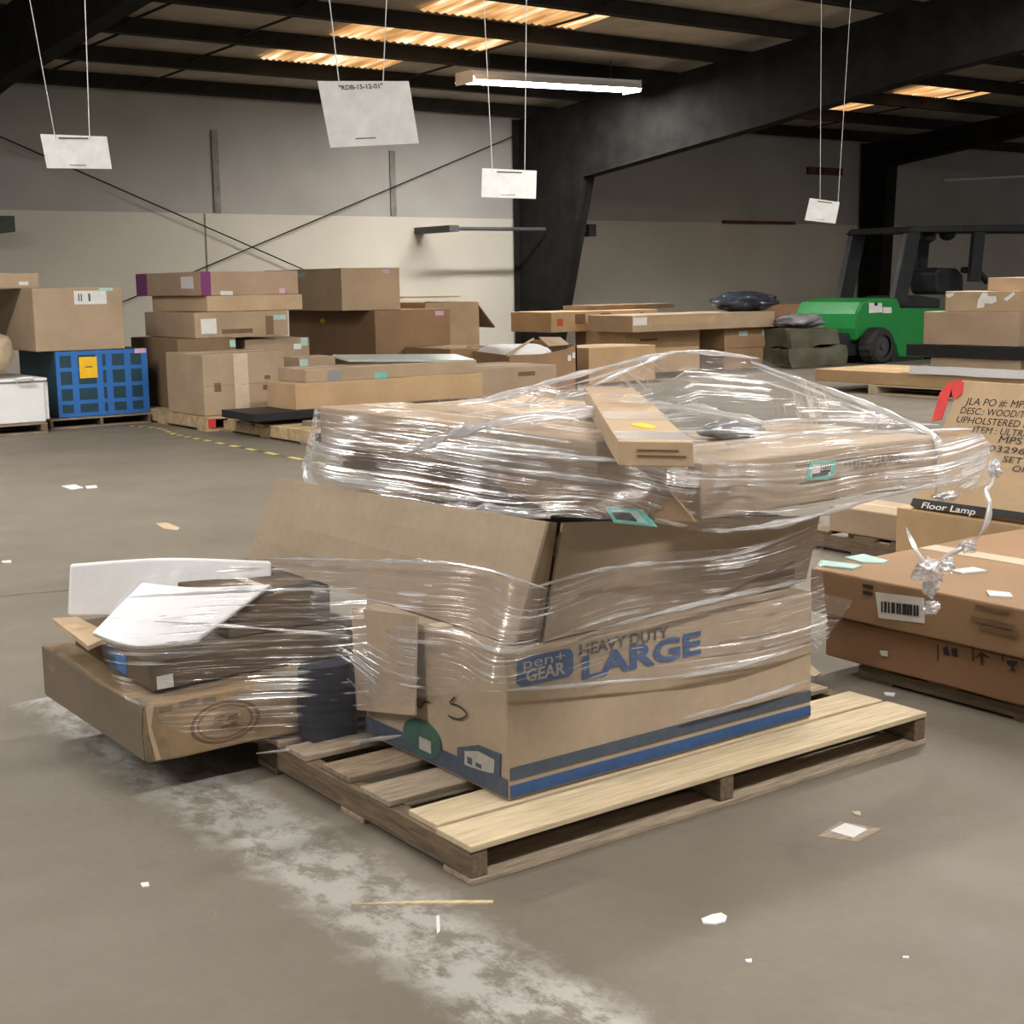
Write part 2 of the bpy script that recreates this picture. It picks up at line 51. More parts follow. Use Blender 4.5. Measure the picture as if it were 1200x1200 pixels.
SOLO = {'frz': [[2.2906, 12.182, 0.0921], [1.7, 0.0, 0.0], [-0.0, 0.9, 0.0], [0.0, 0.0, 0.3725]], 'crate': [[4.1755, 12.42, 0.0932], [0.8424, 0.0, 0.0], [-0.0, 1.0, 0.0], [0.0, 0.0, 0.5818]], 'opn': [[10.0875, 15.6, 0.0], [0.8404, 0.0, 0.0], [-0.0, 1.3, 0.0], [0.0, 0.0, 0.9722]], 'foamc': [[9.2193, 12.6, 0.0], [0.9488, 0.0, 0.0], [-0.0, 0.8, 0.0], [0.0, 0.0, 0.4604]], 'foamsh': [[11.852, 7.7123, 0.238], [0.9, 0.0, 0.0], [-0.0, 1.5956, 0.0], [0.0, 0.0, 0.0786]], 'beam': [[11.902, 7.6649, 0.4099], [0.9, 0.0, 0.0], [-0.0, 1.7329, 0.0], [0.0, 0.0, 0.1218]], 'boxA': [[1.93, 2.33, 0.757], [0.27, 0.0, 0.0], [0.0, 1.2167, 0.0], [0.0, 0.0, 0.108]], 'large': [[1.7331, 2.3956, 0.087], [0.9625, 0.0, 0.0], [-0.0, 0.6, 0.0], [0.0, 0.0, 0.3324]], 'flat2': [[5.4983, 10.32, 0.4299], [1.7011, 0.0, 0.0], [-0.0, 0.48, 0.0], [0.0, 0.0, 0.1089]], 'bt': [[5.1837, 12.1113, 0.125], [0.5667, 0.0, 0.0], [-0.0, 1.1056, 0.0], [0.0, 0.0, 0.6253]], 'lf': [[11.902, 6.0, 0.105], [1.1, 0.0, 0.0], [0.0, 4.6107, 0.0], [0.0, 0.0, 0.13]], 'fc': [[5.0407, 11.2839, 0.125], [0.7739, 0.0, 0.0], [-0.0, 0.7674, 0.0], [0.0, 0.0, 0.5198]], 'wide': [[8.5506, 14.3, 0.0], [1.0411, 0.0, 0.0], [-0.0, 2.1307, 0.0], [0.0, 0.0, 0.9172]], 'f1': [[11.922, 8.114, 0.5347], [0.7, 0.0, 0.0], [-0.0, 1.0895, 0.0], [0.0, 0.0, 0.3271]], 'f2': [[11.952, 8.1634, 0.8648], [0.6, 0.0, 0.0], [-0.0, 0.8132, 0.0], [0.0, 0.0, 0.1963]], 'flat1': [[5.3936, 10.3, 0.2144], [1.8443, 0.0, 0.0], [-0.0, 0.5, 0.0], [0.0, 0.0, 0.2136]]}
PT = {'oc_left': [[1.782, 2.434, 0.423], [1.782, 3.73, 0.423], [1.85, 3.664, 0.66], [1.85, 2.402, 0.69]], 'oc_right': [[1.852, 2.415, 0.423], [2.781, 2.496, 0.423], [2.733, 2.41, 0.608], [1.89, 2.395, 0.685]], 'oc_tab': [[1.715, 3.0223, 0.4123], [1.7, 2.9874, 0.1602], [1.7, 2.7133, 0.2131], [1.715, 2.7185, 0.4458]], 'lid': [[1.905, 2.8069, 0.7723], [1.905, 2.1005, 0.809], [1.865, 1.9549, 0.7453], [1.865, 2.2475, 0.7298], [1.865, 2.4064, 0.7107]], 'lid_st': [[1.868, 2.2181, 0.7437], [1.868, 2.1049, 0.7519], [1.862, 2.0553, 0.7244], [1.862, 2.1843, 0.7166]], 'foamA': [[1.2232, 3.62, 0.4936], [1.4891, 3.6, 0.4786], [1.7387, 3.5, 0.4545], [1.2077, 3.62, 0.3592], [1.4721, 3.58, 0.3263], [1.7328, 3.5, 0.3254]], 'foamB': [[1.3065, 3.35, 0.4803], [1.4333, 3.3, 0.4601], [1.6192, 3.26, 0.4475], [1.1191, 3.2, 0.4101], [1.2033, 3.14, 0.3753], [1.3612, 3.15, 0.3621]], 'foamB2': [[1.6192, 3.26, 0.4475], [1.5984, 3.16, 0.4273], [1.3612, 3.15, 0.3621]], 'flapG': [[1.2084, 3.7544, 0.33], [1.2677, 3.7307, 0.33], [1.2693, 3.4731, 0.325], [1.1818, 3.4102, 0.325]], 'navy': [[1.5936, 2.9988, 0.1], [1.7513, 3.03, 0.0661]], 'clump': [[2.9574, 2.24, 0.4641], [2.9693, 2.24, 0.3644], [3.1673, 2.21, 0.7114], [3.0576, 2.2, 0.5195], [3.0708, 2.28, 0.6373]]}
SIGNS = [[[[3.0562, 5.4364, 1.7799], [3.3594, 5.2144, 1.792], [3.3298, 5.2361, 2.047], [3.0205, 5.4626, 2.0526]], [[[3.0928, 5.4096, 2.0547], [3.0702, 5.4262, 2.3778]], [[3.2432, 5.2995, 2.052], [3.2622, 5.2856, 2.3744]]]], [[[2.7702, 8.1661, 1.8815], [3.0644, 7.9507, 1.8715], [3.0497, 7.9615, 2.0492], [2.7494, 8.1814, 2.0686]], [[[2.8147, 8.1335, 2.0627], [2.7428, 8.1862, 2.7883]], [[2.9727, 8.0178, 2.0552], [2.9847, 8.009, 2.6026]]]], [[[5.6062, 7.9509, 1.7746], [5.9006, 7.7354, 1.7581], [5.907, 7.7307, 1.9416], [5.6136, 7.9456, 1.9635]], [[[5.6686, 7.9053, 1.957], [5.6532, 7.9165, 2.4958]], [[5.8428, 7.7777, 1.9483], [5.8535, 7.7699, 2.5194]]]], [[[10.0272, 9.0982, 1.7342], [10.2544, 8.9318, 1.6994], [10.2826, 8.9112, 1.8899], [10.0621, 9.0727, 1.932]], [[[10.1376, 9.0174, 1.923], [10.1263, 9.0257, 3.0349]], [[10.2699, 8.9205, 1.8977], [10.3032, 8.8962, 2.8461]]]]]
FILM = {'upper': [[[2.3, 4.2149, 0.8021], [1.895, 3.4777, 0.8695], [1.895, 3.0557, 0.8758], [1.895, 2.5834, 0.8756], [1.895, 2.2141, 0.8708], [1.895, 2.0475, 0.8659], [2.275, 2.262, 0.7967], [2.4754, 2.262, 0.7815], [2.7404, 2.262, 0.7902], [2.9972, 2.262, 0.7892], [3.1804, 2.262, 0.7997]], [[2.3, 4.248, 0.6761], [1.885, 3.5112, 0.7682], [1.875, 3.0293, 0.7649], [1.875, 2.5587, 0.7768], [1.875, 2.1911, 0.7885], [1.885, 2.0363, 0.7904], [2.2295, 2.242, 0.7222], [2.4553, 2.242, 0.7114], [2.7309, 2.252, 0.725], [3.0004, 2.262, 0.7278], [3.2206, 2.262, 0.7426]], [[2.3, 4.316, 0.5765], [1.865, 3.5193, 0.6973], [1.865, 3.0589, 0.6694], [1.865, 2.6133, 0.6819], [1.865, 2.3619, 0.705], [1.875, 2.1, 0.7258], [2.2138, 2.252, 0.6457], [2.473, 2.262, 0.6388], [2.7771, 2.262, 0.6646], [3.003, 2.262, 0.677], [3.1533, 2.262, 0.6469]]], 'tent': [[[1.895, 3.4682, 0.8678], [1.895, 3.0557, 0.8758], [1.895, 2.5834, 0.8756], [1.895, 2.2141, 0.8743], [1.895, 2.0475, 0.8726], [2.2749, 2.262, 0.8044], [2.4752, 2.262, 0.7875], [2.7403, 2.262, 0.7944], [2.9971, 2.262, 0.7914]], [[1.8604, 3.4, 0.8764], [1.9369, 3.0, 0.9151], [2.1023, 2.9, 0.9302], [2.2381, 2.9, 0.9466], [2.468, 2.9, 0.982], [2.6828, 2.9, 1.0096], [2.964, 2.85, 0.9807], [3.0732, 2.6, 0.872], [3.0472, 2.3, 0.789]], [[2.35, 3.52, 0.84], [2.5, 3.5, 0.8], [2.6, 3.5, 0.78], [2.7, 3.5, 0.74], [2.8, 3.5, 0.72], [2.9, 3.45, 0.7], [3.05, 3.2, 0.7], [3.08, 2.9, 0.7], [3.08, 2.4, 0.78]]], 'waist': [[[1.77, 3.6596, 0.4341], [1.765, 2.9841, 0.5281], [1.76, 2.5343, 0.5863], [1.823, 2.37, 0.5564], [2.1206, 2.375, 0.5892], [2.4541, 2.38, 0.5676], [2.7335, 2.4, 0.6011]], [[1.72, 3.4185, 0.2751], [1.715, 2.9077, 0.4072], [1.71, 2.5673, 0.4293], [1.7312, 2.372, 0.4264], [2.016, 2.372, 0.4277], [2.3619, 2.372, 0.4395], [2.7212, 2.385, 0.4421]], [[1.69, 3.0425, 0.2199], [1.69, 2.8374, 0.219], [1.69, 2.5423, 0.3072], [1.7206, 2.372, 0.3441], [2.0155, 2.372, 0.3094], [2.3639, 2.372, 0.2821], [2.7332, 2.372, 0.296]]], 'left': [[[1.2439, 3.22, 0.5224], [1.2891, 3.12, 0.5485], [1.3872, 3.05, 0.5627], [1.5323, 3.03, 0.5532], [1.76, 3.0171, 0.5238]], [[1.1262, 3.16, 0.4024], [1.2005, 3.08, 0.3857], [1.3293, 3.04, 0.3642], [1.5121, 3.01, 0.3334], [1.7, 2.9274, 0.3293]], [[1.1595, 3.1, 0.2523], [1.223, 3.06, 0.1982], [1.3351, 3.03, 0.1498], [1.5019, 3.01, 0.1075], [1.69, 2.8996, 0.1055]]], 'tail': [[[3.0402, 2.3, 0.7895], [3.1155, 2.28, 0.7943], [3.1775, 2.26, 0.8024], [3.1704, 2.22, 0.7726]], [[3.0508, 2.3, 0.7198], [3.1199, 2.28, 0.7157], [3.1865, 2.25, 0.7239], [3.1859, 2.2, 0.7107]], [[3.048, 2.3, 0.6374], [3.1241, 2.28, 0.641], [3.1574, 2.26, 0.6535], [3.1659, 2.22, 0.6704]]], 'ear': [[[2.6909, 2.4, 0.4217], [2.7718, 2.4, 0.3969], [2.8789, 2.42, 0.3644]], [[2.7025, 2.4, 0.3468], [2.7515, 2.4, 0.3169], [2.8269, 2.42, 0.3173]], [[2.705, 2.4, 0.257], [2.7336, 2.4, 0.268], [2.7755, 2.42, 0.2753]]]}
FOLDS = {'fold_a': ([[1.885, 3.4487, 0.8203], [1.88, 3.0357, 0.7963], [1.88, 2.6994, 0.7845], [1.88, 2.3214, 0.7925], [1.88, 2.0555, 0.7972]], 0.01), 'fold_b': ([[1.88, 3.0368, 0.7746], [1.88, 2.6964, 0.8744], [2.1776, 2.6, 0.8989], [2.2942, 2.45, 0.9067], [2.4371, 2.3, 0.8671]], 0.022), 'fold_c': ([[1.865, 3.5186, 0.707], [1.865, 3.4916, 0.6713], [1.865, 3.3915, 0.651], [1.865, 3.1439, 0.6487], [1.865, 2.8251, 0.6603], [1.865, 2.5799, 0.6898], [1.865, 2.4066, 0.6995]], 0.026), 'fold_d': ([[2.0234, 2.9, 0.9135], [2.2381, 2.9, 0.9466], [2.468, 2.9, 0.982], [2.6828, 2.9, 1.0096]], 0.01), 'fold_e': ([[2.2209, 2.7, 0.9485], [2.4702, 2.8, 0.9856], [2.7146, 2.9, 1.0084], [2.964, 2.85, 0.9807]], 0.008), 'fold_f': ([[2.93, 2.85, 0.9725], [3.0732, 2.6, 0.872], [3.0772, 2.4, 0.8152], [3.0341, 2.29, 0.7885], [3.041, 2.29, 0.7216], [3.0378, 2.29, 0.6485]], 0.011), 'fold_g': ([[1.7058, 2.37, 0.3491], [1.9639, 2.37, 0.3172], [2.3619, 2.37, 0.2808], [2.7245, 2.37, 0.2978]], 0.008), 'fold_h': ([[1.4382, 3.02, 0.0948], [1.6604, 3.0, 0.077], [1.69, 2.7639, 0.1529]], 0.009), 'fold_i': ([[1.2124, 3.2, 0.4803], [1.4571, 3.02, 0.4923], [1.74, 3.029, 0.4553]], 0.006), 'fold_j': ([[1.2324, 3.1, 0.4377], [1.4528, 3.02, 0.4018], [1.7, 3.0005, 0.3472]], 0.006), 'fold_k': ([[1.765, 3.6492, 0.4363], [1.76, 3.0592, 0.5197], [1.755, 2.5941, 0.5798], [1.75, 2.2751, 0.5786]], 0.008), 'fold_l': ([[1.7735, 2.365, 0.5605], [2.0149, 2.37, 0.5742], [2.3918, 2.375, 0.5552], [2.7128, 2.39, 0.5959]], 0.008), 'fold_m': ([[1.9615, 2.366, 0.4414], [2.2181, 2.366, 0.4536], [2.6992, 2.38, 0.4591]], 0.01), 'fold_n': ([[1.88, 2.9949, 0.8104], [1.88, 2.5644, 0.8222], [1.88, 2.2101, 0.8389]], 0.01), 'fold_o': ([[2.204, 2.242, 0.6501], [2.4511, 2.242, 0.6457], [2.7843, 2.242, 0.6746], [3.1234, 2.242, 0.6855]], 0.012), 'fold_p': ([[2.2271, 2.374, 0.1834], [2.4543, 2.374, 0.1862], [2.6776, 2.374, 0.1978]], 0.01), 'fold_q': ([[1.9292, 2.95, 0.8994], [2.2379, 2.9, 0.9269], [2.6513, 2.9, 0.997]], 0.006), 'fold_r': ([[1.9373, 2.85, 0.8884], [2.1989, 2.85, 0.9058], [2.3256, 2.8, 0.9271]], 0.005), 'fold_s': ([[2.8956, 2.8, 0.9616], [3.0032, 2.6, 0.8762], [3.1057, 2.45, 0.8051]], 0.005), 'fold_t': ([[2.8793, 2.8, 0.934], [2.9912, 2.65, 0.8741], [3.0608, 2.5, 0.8231]], 0.004), 'fold_u': ([[1.883, 3.341, 0.8282], [1.883, 2.8456, 0.8223], [1.883, 2.4426, 0.8363], [1.883, 2.109, 0.8393]], 0.007), 'fold_v': ([[1.865, 3.4129, 0.684], [1.865, 3.017, 0.6914], [1.865, 2.5467, 0.7132]], 0.01), 'fold_w': ([[2.4346, 2.45, 0.8113], [2.736, 2.45, 0.8139], [3.0429, 2.4, 0.7995], [3.1965, 2.3, 0.8025]], 0.012), 'fold_x': ([[2.523, 2.6, 0.8357], [2.9363, 2.6, 0.8249], [3.1851, 2.4, 0.8076]], 0.007), 'rope': ([[3.1739, 2.22, 0.7166], [3.1481, 2.2, 0.6763], [3.1242, 2.2, 0.6564], [3.1125, 2.18, 0.6222], [3.0977, 2.18, 0.5729], [3.0748, 2.2, 0.5285], [3.0051, 2.22, 0.5009], [2.9501, 2.24, 0.474]], 0.013), 'loop': ([[2.9339, 2.3, 0.5693], [2.9248, 2.27, 0.5302], [2.9276, 2.25, 0.5018], [2.9501, 2.24, 0.474]], 0.01)}
FORK = {'body': [[15.8826, 13.4, 0.3258], [15.84, 13.4, 0.5063], [15.851, 13.4, 0.7082], [15.9718, 13.4, 0.872], [16.2996, 13.4, 0.9256], [16.7495, 13.4, 0.9177], [16.8321, 13.4, 0.7699], [18.7257, 13.4, 0.7157], [20.5056, 13.4, 0.6762], [20.5642, 13.4, -0.0855], [16.8251, 13.4, 0.0584], [16.7607, 13.4, 0.221], [16.6212, 13.4, 0.3729], [16.43, 13.4, 0.4521], [16.1322, 13.4, 0.4854]], 'pillar': [[16.6779, 13.4, 0.8219], [16.9834, 13.4, 0.8156], [17.2629, 13.4, 1.8632], [16.9735, 13.4, 1.8725]], 'pillar2': [[18.4696, 13.4, 1.1291], [18.7218, 13.4, 1.1263], [18.7999, 13.4, 1.9154], [18.5481, 13.4, 1.9128]], 'roof': [[16.9174, 13.4, 1.8479], [19.7339, 13.4, 1.886], [22.6005, 13.4, 1.9126], [22.5884, 13.4, 2.0381], [19.7265, 13.4, 1.9898], [17.0472, 13.4, 1.9336]], 'wheel': [[16.2147, 13.4, 0.2536], [16.225, 13.4, -0.0134], [16.2045, 13.4, 0.5193]], 'hood': [[16.9466, 13.4, 0.7796], [17.895, 13.4, 0.7467], [17.8876, 13.4, 0.885], [17.3859, 13.4, 0.9435], [17.018, 13.4, 0.9007]], 'seat': [[18.0843, 13.4, 1.0075], [18.0282, 13.4, 1.2844], [18.1472, 13.4, 1.3463], [18.604, 13.4, 1.3312], [18.7578, 13.4, 1.2282], [18.776, 13.4, 0.9333], [18.1287, 13.4, 0.9438]], 'arm': [[18.6476, 13.4, 1.3055], [19.0105, 13.4, 1.2776], [19.2584, 13.4, 1.1203]], 'label': [[16.1182, 13.4, 0.8572], [16.3952, 13.4, 0.8517], [16.4006, 13.4, 0.719], [16.1236, 13.4, 0.7136], [16.4163, 13.4, 0.791], [16.6038, 13.4, 0.787], [16.6074, 13.4, 0.702], [16.4197, 13.4, 0.7065]], 'lamps': [[17.4802, 13.4, 1.8163], [17.7788, 13.4, 1.794], [18.2424, 13.4, 1.8348]], 'chassis': [[16.7437, 13.4, 0.1725], [17.4263, 13.4, 0.1208], [17.4337, 13.4, -0.0301], [16.6748, 13.4, 0.0033]], 'axle': [[15.8101, 13.4, 0.3284], [16.7479, 13.4, 0.0739]]}
WALL = {'wall_Y': 19.83, 'seamL': [6.2827, 19.83, 2.287], 'seam2': [14.7016, 19.83, 2.2805], 'seam3': [23.4464, 19.83, 2.2724], 'v1a': [9.142, 19.83, 3.4844], 'v1b': [9.2143, 19.83, 2.3268], 'v2a': [12.2364, 19.83, 3.3127], 'v2b': [12.2513, 19.83, 2.317], 'rod1a': [6.1211, 19.83, 3.2238], 'rod1b': [10.5513, 19.83, 1.4622], 'rod2a': [7.3871, 19.83, 0.9341], 'rod2b': [14.2454, 19.83, 3.5162], 'top1': [6.5146, 19.83, 3.9898], 'top2': [10.9234, 19.83, 4.0027], 'pl1': [19.5623, 19.83, 2.3329], 'pl1b': [21.5361, 19.83, 2.2936], 'pl2': [21.878, 19.83, 3.3764], 'pl2b': [22.8878, 19.83, 3.3438], 'pipe1': [26.1587, 19.83, 3.2723], 'pipe2': [29.1127, 19.83, 3.4929], 'brk1': [12.758, 18.9, 2.0676], 'brk2': [15.5298, 18.9, 2.0679], 'brk0': [5.8684, 18.9, 2.0831]}
LAMP = {'strip': [[11.2615, 16.3, 3.9314], [14.2171, 16.3, 4.0043]]}
LITTER = {'scrapA': [[2.9166, 8.7108, 0.0], [3.009, 8.7288, 0.0], [2.9952, 8.5391, 0.0], [2.9125, 8.5156, 0.0]], 'scrapA2': [[3.0305, 8.6072, 0.0], [3.0972, 8.5972, 0.0], [3.0596, 8.4806, 0.0], [2.9978, 8.4872, -0.0]], 'scrapB': [[2.8036, 6.955, 0.0], [2.8621, 6.9388, 0.0], [2.8481, 6.7433, 0.0], [2.8068, 6.6792, 0.0], [2.7744, 6.7743, 0.0]], 'scrapC': [[1.8633, 6.4371, 0.0], [1.9027, 6.4295, 0.0], [1.8836, 6.3676, 0.0], [1.8538, 6.3932, 0.0]], 'scrapD': [[1.7875, 1.8512, 0.0], [1.8157, 1.8525, 0.0], [1.8351, 1.8468, 0.0], [1.8335, 1.8291, 0.0], [1.8153, 1.8153, 0.0], [1.7925, 1.8194, 0.0], [1.7773, 1.8359, 0.0]], 'label': [[2.3138, 1.994, 0.0], [2.3733, 2.0042, 0.0], [2.3856, 1.9496, 0.0], [2.3229, 1.9371, 0.0]], 'under': [[2.2734, 1.9949, 0.0], [2.3777, 2.0202, 0.0], [2.4158, 1.932, 0.0], [2.3152, 1.9188, 0.0]], 'scrapE': [[2.4414, 2.0427, 0.0], [2.4564, 2.0307, 0.0], [2.4374, 2.0122, 0.0], [2.4336, 2.0286, 0.0]], 'scrapF': [[1.7331, 1.6832, 0.0], [1.745, 1.678, 0.0], [1.7356, 1.6689, 0.0], [1.7285, 1.6745, 0.0]], 'sliver': [[1.3958, 2.1731, 0.0], [1.403, 2.1722, 0.0], [1.3679, 2.1162, 0.0], [1.355, 2.1083, 0.0]], 'scrapG': [[1.9638, 1.5192, 0.0], [1.9721, 1.5127, 0.0], [1.9669, 1.5085, 0.0], [1.9586, 1.515, 0.0]], 'splinter': [[1.2945, 2.3205, 0.0], [1.4191, 2.2423, 0.0], [1.5223, 2.1611, 0.0], [1.5155, 2.1516, 0.0], [1.4117, 2.2308, 0.0]], 'scrapH': [[1.0055, 2.6766, 0.0], [1.0196, 2.6708, 0.0], [1.0144, 2.6536, 0.0], [1.0018, 2.6583, 0.0]], 'scrapI': [[3.2552, 2.614, 0.0], [3.2731, 2.588, 0.0], [3.2435, 2.5673, 0.0], [3.2364, 2.5955, 0.0]], 'scrapJ': [[3.3642, 3.1045, 0.0], [3.3458, 2.9963, 0.0], [3.2674, 2.8665, -0.0], [3.2243, 2.8521, 0.0], [3.2422, 2.9377, 0.0]], 'tape': [[4.7266, 12.231, 0.0], [4.832, 11.8099, 0.0], [4.7347, 11.2141, 0.0], [4.722, 10.593, 0.0], [4.7025, 9.6422, 0.0], [4.6778, 8.4347, 0.0]]}
scene = bpy.context.scene
col = scene.collection
V = Vector

# ------------------------------------------------------------------ materials
MATS = {}
def new_mat(name):
    m = bpy.data.materials.new(name); m.use_nodes = True
    nt = m.node_tree; nt.nodes.clear()
    out = nt.nodes.new('ShaderNodeOutputMaterial')
    MATS[name] = m
    return m, nt, out
def N(nt, kind, **kw):
    n = nt.nodes.new(kind)
    for k, v in kw.items():
        if k in n.inputs.keys(): n.inputs[k].default_value = v
        else: setattr(n, k, v)
    return n
def ramp(nt, src, stops):
    r = nt.nodes.new('ShaderNodeValToRGB')
    e = r.color_ramp.elements
    while len(e) < len(stops): e.new(0.5)
    for i, (p, c) in enumerate(stops):
        e[i].position = p; e[i].color = c if len(c) == 4 else (*c, 1)
    nt.links.new(src, r.inputs[0]); return r
def mixc(nt, fac, a, b, mode='MIX'):
    m = nt.nodes.new('ShaderNodeMix'); m.data_type = 'RGBA'; m.blend_type = mode
    for s, v in ((0, fac), (6, a), (7, b)):
        if hasattr(v, 'is_linked') or hasattr(v, 'links'): nt.links.new(v, m.inputs[s])
        else: m.inputs[s].default_value = v if not isinstance(v, tuple) else (*v, 1)[:4]
    return m.outputs[2]
def plain(name, rgb, rough=.6, metal=0.0, var=.12, scale=6.0, bump=0.0, stretch=(1, 1, 1), spec=.3):
    m, nt, out = new_mat(name)
    p = N(nt, 'ShaderNodeBsdfPrincipled', Roughness=rough, Metallic=metal)
    p.inputs['Specular IOR Level'].default_value = spec
    tc = N(nt, 'ShaderNodeTexCoord'); mp = N(nt, 'ShaderNodeMapping'); mp.inputs['Scale'].default_value = stretch
    nt.links.new(tc.outputs['Object'], mp.inputs[0])
    nz = N(nt, 'ShaderNodeTexNoise', Scale=scale, Detail=5.0, Roughness=.6)
    nt.links.new(mp.outputs[0], nz.inputs['Vector'])
    lo = tuple(c * (1 - var) for c in rgb); hi = tuple(min(1, c * (1 + var)) for c in rgb)
    r = ramp(nt, nz.outputs['Fac'], [(.3, lo), (.7, hi)])
    nt.links.new(r.outputs[0], p.inputs['Base Color'])
    if bump:
        b = N(nt, 'ShaderNodeBump', Strength=bump, Distance=.01); nt.links.new(nz.outputs['Fac'], b.inputs['Height'])
        nt.links.new(b.outputs[0], p.inputs['Normal'])
    nt.links.new(p.outputs[0], out.inputs[0])
    return m
def cardboard(name, rgb):
    m, nt, out = new_mat(name)
    p = N(nt, 'ShaderNodeBsdfPrincipled', Roughness=.78); p.inputs['Specular IOR Level'].default_value = .2
    tc = N(nt, 'ShaderNodeTexCoord')
    n1 = N(nt, 'ShaderNodeTexNoise', Scale=3.0, Detail=4.0); n2 = N(nt, 'ShaderNodeTexNoise', Scale=45.0, Detail=3.0)
    nt.links.new(tc.outputs['Object'], n1.inputs['Vector']); nt.links.new(tc.outputs['Object'], n2.inputs['Vector'])
    c1 = ramp(nt, n1.outputs['Fac'], [(.3, tuple(c * .88 for c in rgb)), (.7, tuple(c * 1.08 for c in rgb))])
    c2 = mixc(nt, .10, c1.outputs[0], n2.outputs['Fac'], 'OVERLAY')
    nt.links.new(c2, p.inputs['Base Color'])
    b = N(nt, 'ShaderNodeBump', Strength=.08, Distance=.004); nt.links.new(n1.outputs['Fac'], b.inputs['Height'])
    nt.links.new(b.outputs[0], p.inputs['Normal'])
    nt.links.new(p.outputs[0], out.inputs[0])
cardboard('card_a', (.43, .335, .24)); cardboard('card_b', (.41, .305, .205)); cardboard('card_dd', (.125, .088, .056)); cardboard('card_dirty', (.20, .16, .115)); cardboard('card_c', (.36, .25, .145))  # the darkest cardboard has the left pile's shade put into its colour
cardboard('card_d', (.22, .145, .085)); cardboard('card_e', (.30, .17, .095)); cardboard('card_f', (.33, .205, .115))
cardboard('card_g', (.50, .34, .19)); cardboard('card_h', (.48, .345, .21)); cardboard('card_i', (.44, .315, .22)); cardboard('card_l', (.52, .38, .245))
def worn_card():
    m, nt, out = new_mat('card_worn')
    p = N(nt, 'ShaderNodeBsdfPrincipled', Roughness=.85); p.inputs['Specular IOR Level'].default_value = .15
    tc = N(nt, 'ShaderNodeTexCoord')
    n1 = N(nt, 'ShaderNodeTexNoise', Scale=4.5, Detail=7.0, Roughness=.7, Distortion=.8); nt.links.new(tc.outputs['Object'], n1.inputs['Vector'])
    r = ramp(nt, n1.outputs['Fac'], [(.36, (.36, .245, .14)), (.50, (.28, .20, .12)), (.62, (.15, .115, .075))])
    nt.links.new(r.outputs[0], p.inputs['Base Color'])
    b_ = N(nt, 'ShaderNodeBump', Strength=.35, Distance=.01); nt.links.new(n1.outputs['Fac'], b_.inputs['Height']); nt.links.new(b_.outputs[0], p.inputs['Normal'])
    nt.links.new(p.outputs[0], out.inputs[0])
worn_card()
for nm, rgb in dict(ink_blue=(.045, .10, .24), ink_slate=(.075, .095, .125), ink_green=(.06, .12, .10), ink_grey=(.10, .085, .07), ink_black=(.035, .032, .03),
                    ink_brown=(.17, .105, .06), ink_faint=(.27, .20, .14), ink_pale=(.42, .40, .36), redink=(.50, .10, .04)).items():
    plain(nm, rgb, rough=.7, var=.15, scale=30)
for nm, rgb in dict(paper=(.72, .72, .70), white=(.85, .85, .84), turq=(.16, .52, .46), palegreen=(.42, .60, .55), pink=(.72, .42, .58), yellow=(.85, .66, .03),
                    red=(.62, .045, .04), blue=(.05, .16, .42), navy=(.018, .022, .035), tape_yellow=(.66, .55, .16), tape_dark=(.10, .092, .08), bluetape=(.035, .16, .48), tape=(.60, .49, .36), greytape=(.26, .25, .26),
                    purple=(.20, .045, .17), teal_dark=(.02, .06, .08), black=(.018, .018, .02), darkgrey=(.05, .05, .052), orange_yellow=(.90, .55, .02)).items():
    plain(nm, rgb, rough=.5, var=.08, scale=14)
plain('foam', (.86, .86, .88), rough=.8, var=.03, scale=40, bump=.05)
plain('freezer_white', (.82, .82, .82), rough=.35, var=.03)
plain('fork_green', (.012, .22, .045), rough=.35, var=.1, spec=.5)
plain('fork_black', (.022, .023, .026), rough=.5, var=.3)
plain('rubber', (.03, .029, .028), rough=.85, var=.3, scale=20)
plain('steel_dark', (.016, .0155, .0145), rough=.8, var=.35, scale=3, spec=.08)
plain('steel_grey', (.06, .065, .062), rough=.6, var=.3, scale=3)
plain('rust', (.10, .035, .02), rough=.8, var=.4, scale=6)
plain('purlin', (.025, .022, .019), rough=.8, var=.35, scale=2)
plain('deck', (.42, .385, .335), rough=.9, var=.25, scale=1.2)
plain('seam_grey', (.22, .21, .19), rough=.9, var=.3, scale=5)
plain('olive', (.10, .095, .065), rough=.45, var=.35, scale=4)
plain('beige', (.45, .36, .24), rough=.5, var=.25, scale=6)
plain('bag_dark', (.03, .035, .05), rough=.22, var=.5, scale=5, bump=.4, spec=.6)
plain('bag_grey', (.22, .22, .24), rough=.2, var=.35, scale=6, bump=.4, spec=.6)
plain('glass_sheet', (.42, .46, .43), rough=.25, var=.06)
plain('wood_new', (.58, .47, .31), rough=.75, var=.22, scale=7, stretch=(1.2, 14, 14), bump=.1)
plain('wood_old', (.27, .205, .14), rough=.85, var=.4, scale=7, stretch=(1.5, 14, 14), bump=.2)
plain('wood_grey', (.34, .27, .20), rough=.85, var=.35, scale=7, stretch=(1.5, 14, 14), bump=.2)
plain('wood_dark', (.16, .115, .075), rough=.85, var=.4, scale=7, stretch=(14, 1.5, 14), bump=.2)
plain('wood_far', (.45, .33, .19), rough=.85, var=.3, scale=3, stretch=(1, 6, 6))

def emit(name, rgb, s):
    m, nt, out = new_mat(name)
    e = N(nt, 'ShaderNodeEmission', Color=(*rgb, 1), Strength=s); nt.links.new(e.outputs[0], out.inputs[0])
emit('tube', (1, .965, .915), 52.0)

